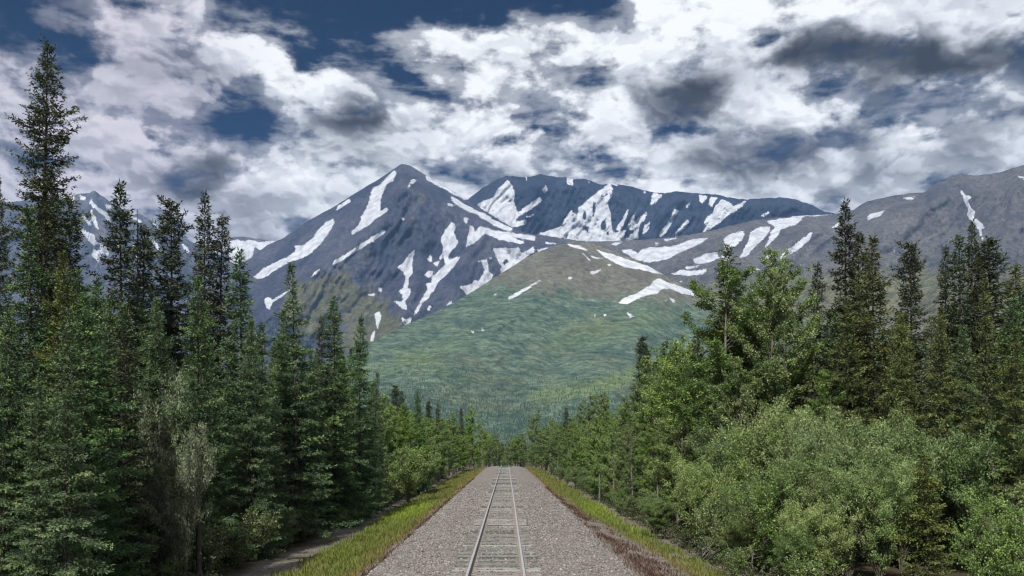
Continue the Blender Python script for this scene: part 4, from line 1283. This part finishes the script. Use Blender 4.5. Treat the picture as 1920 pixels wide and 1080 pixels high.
def build_track():
    m_side, m_top, m_tie, m_bal, m_stone = mat_rail(), mat_railtop(), mat_tie(), mat_ballast(), mat_stone()
    # ballast bed
    xs = np.concatenate((np.linspace(-4.35, -1.6, 20), np.linspace(-1.4, 1.0, 9), np.linspace(1.2, 4.2, 20)))
    ys = np.concatenate((np.arange(-30, 120, 0.5), np.arange(120, 460, 3)))
    X, Y = np.meshgrid(xs, ys)
    edge = 0.35 * fbm(Y * 0.45, X * 0 + np.sign(X) * 5, 4, 0.6, 21)
    Xw = X + np.sign(X) * edge * sstep(np.abs(X + 0.2), 2.8, 4.4)
    Z = ballast_z(X, Y)
    ny, nx = X.shape
    idx = np.arange(nx * ny).reshape(ny, nx)
    f = np.stack([idx[:-1, :-1], idx[:-1, 1:], idx[1:, 1:], idx[1:, :-1]], -1).reshape(-1, 4)
    tag(link('gravel_bed', mesh_np('gravel_bed', np.stack([Xw, Y, Z], -1).reshape(-1, 3), f, [m_bal], smooth=True)), kind='structure')

    # loose stones on it, real pieces joined as one heap: eight stone shapes scattered over the nearer part
    rng = np.random.default_rng(3)
    ico = [(0, 0, -1), (0.72, -0.53, -0.45), (-0.28, -0.85, -0.45), (-0.89, 0, -0.45), (-0.28, 0.85, -0.45), (0.72, 0.53, -0.45),
           (0.28, -0.85, 0.45), (-0.72, -0.53, 0.45), (-0.72, 0.53, 0.45), (0.28, 0.85, 0.45), (0.89, 0, 0.45), (0, 0, 1)]
    tri = np.array([(0, 1, 2), (1, 0, 5), (0, 2, 3), (0, 3, 4), (0, 4, 5), (1, 5, 10), (2, 1, 6), (3, 2, 7), (4, 3, 8), (5, 4, 9),
                    (1, 10, 6), (2, 6, 7), (3, 7, 8), (4, 8, 9), (5, 9, 10), (6, 10, 11), (7, 6, 11), (8, 7, 11), (9, 8, 11), (10, 9, 11)])
    top = np.array([t for t in tri if 0 not in t])
    n = 58000
    y = 17.5 + 80 * rng.random(n) ** 1.75
    x = rng.uniform(-4.3, 4.05, n)
    gapd = np.abs(y - SLEEPER_Y[np.clip(np.searchsorted(SLEEPER_Y, y), 0, 299)])
    gapd = np.minimum(gapd, np.abs(y - SLEEPER_Y[np.clip(np.searchsorted(SLEEPER_Y, y) - 1, 0, 299)]))
    far = rng.random(n) < 1 - 0.92 * sstep(y, 50, 94)
    keep = (np.abs(x - TCX) > 1.27) | (gapd > 0.10) | (rng.random(n) < 0.07)
    keep &= ~((np.abs(np.abs(x - TCX) - 0.75) < 0.1))
    keep &= far
    x, y = x[keep], y[keep]
    n = len(x)
    sz = rng.uniform(0.014, 0.031, n) * (1 + (y - 18) / 90) * np.where(rng.random(n) < 0.04, 1.6, 1)
    z = ballast_z(x, y) + sz * 0.3
    base = np.array(ico)
    jit = base[None] * (1 + 0.28 * rng.normal(size=(n, 12, 1)))
    a = rng.uniform(0, 6.28, n)
    ca, sa = np.cos(a)[:, None], np.sin(a)[:, None]
    jx, jy, jz = jit[..., 0] * rng.uniform(0.8, 1.5, (n, 1)), jit[..., 1], jit[..., 2] * rng.uniform(0.6, 1.0, (n, 1))
    V = np.stack([(jx * ca - jy * sa) * sz[:, None] + x[:, None], (jx * sa + jy * ca) * sz[:, None] + y[:, None], jz * sz[:, None] + z[:, None]], -1)
    Fc = (top[None] + (np.arange(n) * 12)[:, None, None]).reshape(-1, 3)
    shade = np.repeat(np.clip(rng.beta(2.2, 2.2, n), 0, 1), len(top))
    o = link('ballast_gravel', mesh_np('ballast_gravel', V.reshape(-1, 3), Fc, [m_stone], face_attr={'shade': shade}))
    tag(o, 'loose grey and tan crushed stone heaped along both sides of the rails', 'gravel', kind='stuff')

    # the track: rails, sleepers, plates
    root = bpy.data.objects.new('railway_track', None)
    COL.objects.link(root)
    root.location = (TCX, 0, 0)
    tag(root, 'straight single railway track of two steel rails on grey wooden sleepers', 'railway track')
    prof = [(-0.070, -0.172), (-0.070, -0.160), (-0.012, -0.140), (-0.010, -0.045), (-0.036, -0.034), (-0.037, -0.010), (-0.028, 0.0),
            (0.028, 0.0), (0.037, -0.010), (0.036, -0.034), (0.010, -0.045), (0.012, -0.140), (0.070, -0.160), (0.070, -0.172)]
    ys = np.concatenate((np.arange(-30, 170, 5.0), np.arange(170, 460, 4.0)))
    for s in (-1, 1):
        wob = 0.012 * fbm(ys * 0.045, ys * 0 + s * 9, 3, seed=31)
        zz = fall(ys) + 0.008 * fbm(ys * 0.06, ys * 0 + s * 4, 3, seed=33)
        P = np.array(prof)
        V = np.stack([np.repeat((s * 0.755 + wob)[:, None], 14, 1) + P[None, :, 0], np.repeat(ys[:, None], 14, 1), zz[:, None] + P[None, :, 1]], -1)
        idx = np.arange(len(ys) * 14).reshape(-1, 14)
        f = np.stack([idx[:-1], np.roll(idx[:-1], -1, 1), np.roll(idx[1:], -1, 1), idx[1:]], -1).reshape(-1, 4)
        mi = np.tile([0, 0, 0, 0, 0, 1, 1, 1, 0, 0, 0, 0, 0, 0], len(ys) - 1)
        link('rail', mesh_np('rail', V.reshape(-1, 3), f, [m_side, m_top], mat_idx=mi), root)

    def sleeper_mesh(seed):
        r = np.random.default_rng(seed)
        L, W, H, b = 1.27, 0.112, 0.17, 0.012
        n = 7
        xs_ = np.linspace(-L, L, n) + np.r_[r.normal() * .02, np.zeros(n - 2), r.normal() * .02]
        ring = np.array([(-W, -H), (-W, -b), (-W + b, 0), (W - b, 0), (W, -b), (W, -H)])
        V = np.stack([np.repeat(xs_[:, None], 6, 1), ring[None, :, 0] + r.normal(size=(n, 6)) * 0.006, ring[None, :, 1] + r.normal(size=(n, 6)) * 0.005], -1)
        idx = np.arange(n * 6).reshape(n, 6)
        f = np.stack([idx[:-1], idx[1:], np.roll(idx[1:], -1, 1), np.roll(idx[:-1], -1, 1)], -1).reshape(-1, 4)
        e = np.array([[0, 1, 2, 3], [0, 3, 4, 5], [(n - 1) * 6 + 3, (n - 1) * 6 + 2, (n - 1) * 6 + 1, (n - 1) * 6], [(n - 1) * 6 + 5, (n - 1) * 6 + 4, (n - 1) * 6 + 3, (n - 1) * 6]])
        return mesh_np('sleeper', V.reshape(-1, 3), np.concatenate([f, e]), [m_tie])
    kinds = [sleeper_mesh(k) for k in range(5)]
    plates = []
    for i in range(300):
        y = float(SLEEPER_Y[i])
        o = link('sleeper', kinds[RNG.randrange(5)], root)
        o.location = (RNG.gauss(0, 0.03), y, float(fall(y)) - 0.186 + RNG.gauss(0, 0.006))
        o.rotation_euler = (RNG.gauss(0, 0.01), RNG.gauss(0, 0.004), RNG.gauss(0, 0.012) + (math.pi if RNG.random() < 0.5 else 0))
        if y < 70:
            plates.append(y)
    rest = np.arange(float(SLEEPER_Y[-1]) + 0.53, 225, 0.53)
    cube = np.array([(sx, sy, sz) for sz in (0, 1) for sx, sy in ((-1, -1), (1, -1), (1, 1), (-1, 1))], float) * (1.27, 0.112, 0.17)
    rv = (cube[None] + np.stack([0 * rest, rest, fall(rest) - 0.356], -1)[:, None]).reshape(-1, 3)
    rf = (np.array([(4, 5, 6, 7), (0, 1, 5, 4), (1, 2, 6, 5), (2, 3, 7, 6), (3, 0, 4, 7)])[None] + (np.arange(len(rest)) * 8)[:, None, None]).reshape(-1, 4)
    tag(link('far_sleepers', mesh_np('far_sleepers', rv, rf, [m_tie]), root), kind='stuff')
    vs, fs, k = [], [], 0
    for py_ in plates:
        for s in (-1, 1):
            cx, w, l, z = s * 0.755, 0.165, 0.09, -0.180
            for dx, dy, ww, ll, hh in ((0, 0, w, l, 0.012), (-0.088, -0.05, 0.014, 0.018, 0.04), (0.088, 0.05, 0.014, 0.018, 0.04)):
                b = np.array([(cx + dx + sx * ww, py_ + dy + sy * ll, z + zz) for zz in (0, hh) for sx, sy in ((-1, -1), (1, -1), (1, 1), (-1, 1))])
                vs.append(b)
                fs.append(np.array([(4, 5, 6, 7), (0, 1, 5, 4), (1, 2, 6, 5), (2, 3, 7, 6), (3, 0, 4, 7)]) + k)
                k += 8
    o = link('tie_plate', mesh_np('tie_plate', np.concatenate(vs), np.concatenate(fs), [m_side]), root)
    tag(o, kind='stuff')


build_track()


# ---------------------------------------------------------------- verges: grass, weeds, undergrowth
def mat_blades(name, stops):
    return bsdf(name, lambda g: g.ramp(g.attr('tint'), stops), 0.6, 0.3, trans=0.3)


def blades(name, mat, x, y, h, w, tint, label, cat, lean=0.35, seed=0):
    rng = np.random.default_rng(seed)
    n = len(x)
    z = np.maximum(ground_z(x, y), np.where(np.abs(x + 0.2) < 4.3, ballast_z(x, y), -99)) - 0.02
    a = rng.uniform(0, 6.28, n)
    l = h * lean * rng.uniform(0.2, 1.4, n)
    b = rng.uniform(0, 6.28, n)
    sx, sy = np.cos(b) * w, np.sin(b) * w
    lx, ly = np.cos(a) * l, np.sin(a) * l
    V = np.stack([np.stack([x - sx, y - sy, z], -1), np.stack([x + sx, y + sy, z], -1),
                  np.stack([x + lx * .4 + sx * .8, y + ly * .4 + sy * .8, z + h * .6], -1), np.stack([x + lx * .4 - sx * .8, y + ly * .4 - sy * .8, z + h * .6], -1),
                  np.stack([x + lx, y + ly, z + h], -1)], 1)
    k = np.arange(n)[:, None] * 5
    f4 = k + np.array([[0, 1, 2, 3]])
    f3 = k + np.array([[3, 2, 4]])
    o = link(name, mesh_np(name, V.reshape(-1, 3), [f4, f3], [mat], face_attr={'tint': np.concatenate([tint, tint])}))
    tag(o, label, cat, kind='stuff')


def build_verges():
    rng = np.random.default_rng(17)
    grass_m = mat_blades('verge_grass', [(0, (0.19, 0.14, 0.055)), (0.22, (0.18, 0.165, 0.05)), (0.45, (0.135, 0.165, 0.035)), (0.75, (0.155, 0.20, 0.038)), (1, (0.21, 0.285, 0.03))])
    X, Y, Hh, T = [], [], [], []
    for side, x0, x1, n in ((-1, -9.0, -4.1, 100000), (1, 4.0, 8.6, 56000)):
        y = 20 + 180 * rng.random(n) ** 2.0
        x = rng.uniform(x0, x1, n)
        c = fbm(x * 0.5, y * 0.22, 4, 0.6, 41)
        edge = np.abs(x + 0.2)
        outer = np.interp(y, [20, 36, 48, 60, 200], [8.5, 7.7, 7.3, 7.8, 8.2]) if side < 0 else np.interp(y, [20, 40, 60, 200], [8.2, 7.6, 7.4, 7.6])
        inner = np.interp(y, [20, 60, 90, 200], [4.5, 4.5, 4.4, 4.1]) if side < 0 else np.interp(y, [20, 38, 50, 62, 80, 200], [6.7, 6.3, 5.8, 5.0, 4.5, 4.2])
        p = sstep(edge, inner - 0.15, inner + 0.5) * sstep(edge, outer + 0.5, outer - 0.4) * sstep(c, -0.42, -0.02)
        keep = rng.random(n) < p
        x, y, c, edge, inner = x[keep], y[keep], c[keep], edge[keep], inner[keep]
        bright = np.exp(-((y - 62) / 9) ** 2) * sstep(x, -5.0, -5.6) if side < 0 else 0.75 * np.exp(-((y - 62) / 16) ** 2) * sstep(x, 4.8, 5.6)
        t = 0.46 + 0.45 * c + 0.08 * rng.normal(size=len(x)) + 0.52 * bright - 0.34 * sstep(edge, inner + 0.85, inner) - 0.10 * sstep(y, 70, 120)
        X.append(x); Y.append(y); T.append(np.clip(t, 0, 1))
        Hh.append(rng.uniform(0.10, 0.30, len(x)) * (1 + 0.7 * np.clip(c, -0.4, 0.6)) * (1 + y / 260))
    x, y, t, h = map(np.concatenate, (X, Y, T, Hh))
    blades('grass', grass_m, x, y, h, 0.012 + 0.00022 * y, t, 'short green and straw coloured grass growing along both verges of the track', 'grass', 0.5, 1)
    # brown weeds at the gravel edge, mostly on the right
    weed_m = mat_blades('brown_weeds', [(0, (0.050, 0.030, 0.025)), (0.5, (0.105, 0.062, 0.048)), (1, (0.15, 0.10, 0.05))])
    n = 30000
    y = 20 + 75 * rng.random(n) ** 1.5
    x = rng.uniform(3.5, 6.9, n)
    c = fbm(x * 0.7, y * 0.28, 4, 0.6, 51)
    mid = np.interp(y, [20, 30, 45, 60, 80, 100], [5.2, 5.1, 4.9, 4.5, 4.25, 4.2])
    p = np.exp(-((x - mid) / np.interp(y, [20, 45, 80], [0.95, 0.55, 0.22])) ** 2) * sstep(c, -0.25, 0.12)
    k = rng.random(n) < p
    x2 = rng.uniform(-4.9, -4.0, 9000)
    y2 = 20 + 100 * rng.random(9000) ** 1.3
    k2 = rng.random(9000) < np.exp(-((x2 + 4.42) / 0.16) ** 2) * sstep(fbm(x2 * 1.2, y2 * 0.25, 3, 0.6, 53), -0.3, 0.3)
    x, y = np.concatenate([x[k], x2[k2]]), np.concatenate([y[k], y2[k2]])
    blades('brown_weeds', weed_m, x, y, rng.uniform(0.06, 0.22, len(x)), 0.011 + 0.0002 * y, np.clip(0.45 + 0.22 * rng.normal(size=len(x)), 0, 1),
           'low reddish brown weeds along the gravel edges, thickest on the right', 'weeds', 0.8, 2)
    # herb layer under the trees
    und_m = mat_leaf('undergrowth_leaves', [(0, (0.020, 0.030, 0.010)), (0.5, (0.045, 0.062, 0.018)), (1, (0.10, 0.125, 0.035))], 0.25)
    n = 52000
    side = np.where(rng.random(n) < 0.5, -1, 1)
    y = 19 + 90 * rng.random(n) ** 1.6
    d = rng.gamma(1.6, 1.2, n)
    x = np.where(side < 0, -9.3 - 0.8 * (y < 55) - d, 7.7 + d * 1.1)
    c = fbm(x * 0.8, y * 0.8, 3, 0.6, 61)
    k = c > -0.12
    x, y, c = x[k], y[k], c[k]
    z = ground_z(x, y) + rng.uniform(0, 0.75, len(x)) * (0.55 + c)
    v, f = leaf_quads(rng, np.stack([x, y, z], -1), unit(rng.normal(size=(len(x), 3)) + np.array([0, 0, 0.3])), rng.uniform(0.09, 0.17, len(x)), rng.uniform(0.05, 0.10, len(x)))
    o = link('undergrowth', mesh_np('undergrowth', v, f, [und_m], face_attr={'tint': np.clip(0.4 + 0.5 * c + 0.12 * rng.normal(size=len(x)), 0, 1)}))
    tag(o, 'leafy undergrowth of herbs and ferns beneath the trees on both sides', 'undergrowth', kind='stuff')


build_verges()


# ---------------------------------------------------------------- a few single small things
def wood_thing(name, key_mat, X, Y, tubes, label, cat, parts):
    root = bpy.data.objects.new(name, None)
    COL.objects.link(root)
    root.location = (X, Y, float(ground_z(X, Y)))
    tag(root, label, cat)
    for nm, tb in zip(parts, tubes):
        v, f = merge(tb)
        o = link(nm, mesh_np(nm, v, f, [key_mat], smooth=True), root)
        if nm in ('bare_twigs', 'stems'):
            tag(o, kind='stuff')
    return root


def build_small():
    rng = np.random.default_rng(77)
    grey = mat_bark('dead_grey_wood', (0.09, 0.085, 0.075), (0.20, 0.19, 0.175))
    dark = mat_bark('wet_dark_wood', (0.018, 0.016, 0.014), (0.05, 0.045, 0.04))
    # thin dead spike standing up out of the spruces
    D = 40.0
    X = at_px(256, D)
    H = height_for(392, X, D)
    p = np.array([(0, 0, -0.3), (0.02, 0, H * 0.5), (0.06, 0.02, H * 0.8), (0.03, 0, H)])
    twigs = []
    for i in range(46):
        z = H * rng.uniform(0.35, 0.97)
        a, l = rng.uniform(0, 6.28), rng.uniform(0.15, 0.55) * (1.15 - z / H)
        o = np.array([np.interp(z / H, [0, .5, .8, 1], [0, .02, .06, .03]), 0, z])
        twigs.append(tube([o, o + np.array([np.cos(a) * l * .6, np.sin(a) * l * .6, -0.02]), o + np.array([np.cos(a) * l, np.sin(a) * l, -0.02 - l * 0.2])], [0.012, 0.008, 0.003], 4))
    wood_thing('dead_tree', M_BARK, X, D, [[tube(p, [0.11, 0.07, 0.03, 0.012], 6)], twigs], 'thin dead spike poking up right of the shapely spruce by the far snowy peak', 'dead tree', ['trunk', 'bare_twigs'])
    # stick on the bare dirt
    D = 37.5
    X = at_px(572, D)
    st = [tube([(-0.75, 0.05, 0.04), (-0.3, 0.0, 0.09), (0.25, 0.03, 0.10), (0.8, -0.02, 0.16)], [0.045, 0.05, 0.04, 0.02], 6)]
    tw = [tube([(0.2, 0.03, 0.10), (0.4, 0.12, 0.2), (0.55, 0.16, 0.27)], [0.02, 0.014, 0.006], 5)]
    wood_thing('fallen_branch', dark, X, D, [st, tw], 'dark fallen branch lying on the bare dirt beside the left verge', 'branch', ['stem', 'side_twig'])
    # bleached dead bushes at the foot of the thicket
    for px, D, sc, lab in ((1312, 36, 0.62, 'bleached dead bush at the foot of the willow thicket by the grass'),
                           (1420, 31.5, 0.95, 'taller bleached dead bush with upright grey stems under the willow thicket')):
        X = at_px(px, D)
        stems, tw = [], []
        for i in range(11):
            a, l = rng.uniform(0, 6.28), rng.uniform(0.7, 1.9) * sc
            e = np.array([np.cos(a) * l * 0.8, np.sin(a) * l * 0.6, l * rng.uniform(0.4, 1.0)])
            m = e * 0.5 + rng.normal(size=3) * 0.10
            stems.append(tube([np.array([rng.normal() * .1, rng.normal() * .1, -0.1]), m, e], [0.026, 0.018, 0.006], 5))
            for j in range(4):
                u = rng.uniform(0.4, 0.95)
                o = m + (e - m) * u
                d = unit(rng.normal(size=3) + np.array([0, 0, 0.4])) * rng.uniform(0.2, 0.5)
                tw.append(tube([o, o + d * 0.6 + rng.normal(size=3) * 0.03, o + d], [0.009, 0.007, 0.003], 4))
        wood_thing('dead_bush', grey, X, D, [stems, tw], lab, 'dead bush', ['stems', 'bare_twigs'])


build_small()


# ---------------------------------------------------------------- forest far off on the foothill, thinning upwards
def build_far_forest():
    rng = np.random.default_rng(23)
    PX, PY, P = LAYERS['tundra_foothill']
    n = 150000
    ci = rng.integers(2, PX.shape[1] - 2, n)
    ri = rng.integers(4, PX.shape[0] - 3, n)
    px, py = PX[ri, ci], PY[ri, ci]
    c = fbm(px / 40, py / 14, 4, 0.6, 71)
    dens = np.interp(py, [560, 640, 680, 730, 770, 850], [0.0, 0.03, 0.12, 0.42, 0.75, 1.0]) * sstep(c, -0.35, 0.25) * ((px > 560) & (px < 1420))
    k = rng.random(n) < dens
    ri, ci = ri[k], ci[k]
    a = P[ri, ci]
    fr = rng.random((len(a), 2))
    o = a + (P[ri + 1, ci] - a) * fr[:, :1] + (P[ri, ci + 1] - a) * fr[:, 1:]
    m = len(o)
    h = rng.uniform(3.5, 9.5, m) * (0.7 + 0.3 * sstep(o[:, 1], 3000, 1500))
    r = h * rng.uniform(0.13, 0.22, m)
    th = np.arange(4) * np.pi / 2
    rot = rng.uniform(0, 6.28, m)[:, None]
    ring = np.stack([np.cos(th + rot) * r[:, None], np.sin(th + rot) * r[:, None], np.zeros((m, 4))], -1) + o[:, None] - np.array([0, 0, 1.0])
    V = np.concatenate([ring, (o + np.stack([0 * h, 0 * h, h], -1))[:, None]], 1)
    k5 = (np.arange(m) * 5)[:, None, None]
    f = (k5 + np.array([[0, 1, 4], [1, 2, 4], [2, 3, 4], [3, 0, 4]])[None]).reshape(-1, 3)
    mt = mat_leaf('far_forest_needles', [(0, (0.026, 0.052, 0.042)), (1, (0.062, 0.098, 0.070))], 0.0, 0.8, 0.2)  # needle colours lightened and blued to carry the distance haze
    ob = link('far_forest', mesh_np('far_forest', V.reshape(-1, 3), f, [mt], face_attr={'tint': np.repeat(rng.random(m), 4)}))
    tag(ob, 'distant spruce forest dotting the lower slopes of the green foothill', 'forest', kind='stuff')


build_far_forest()
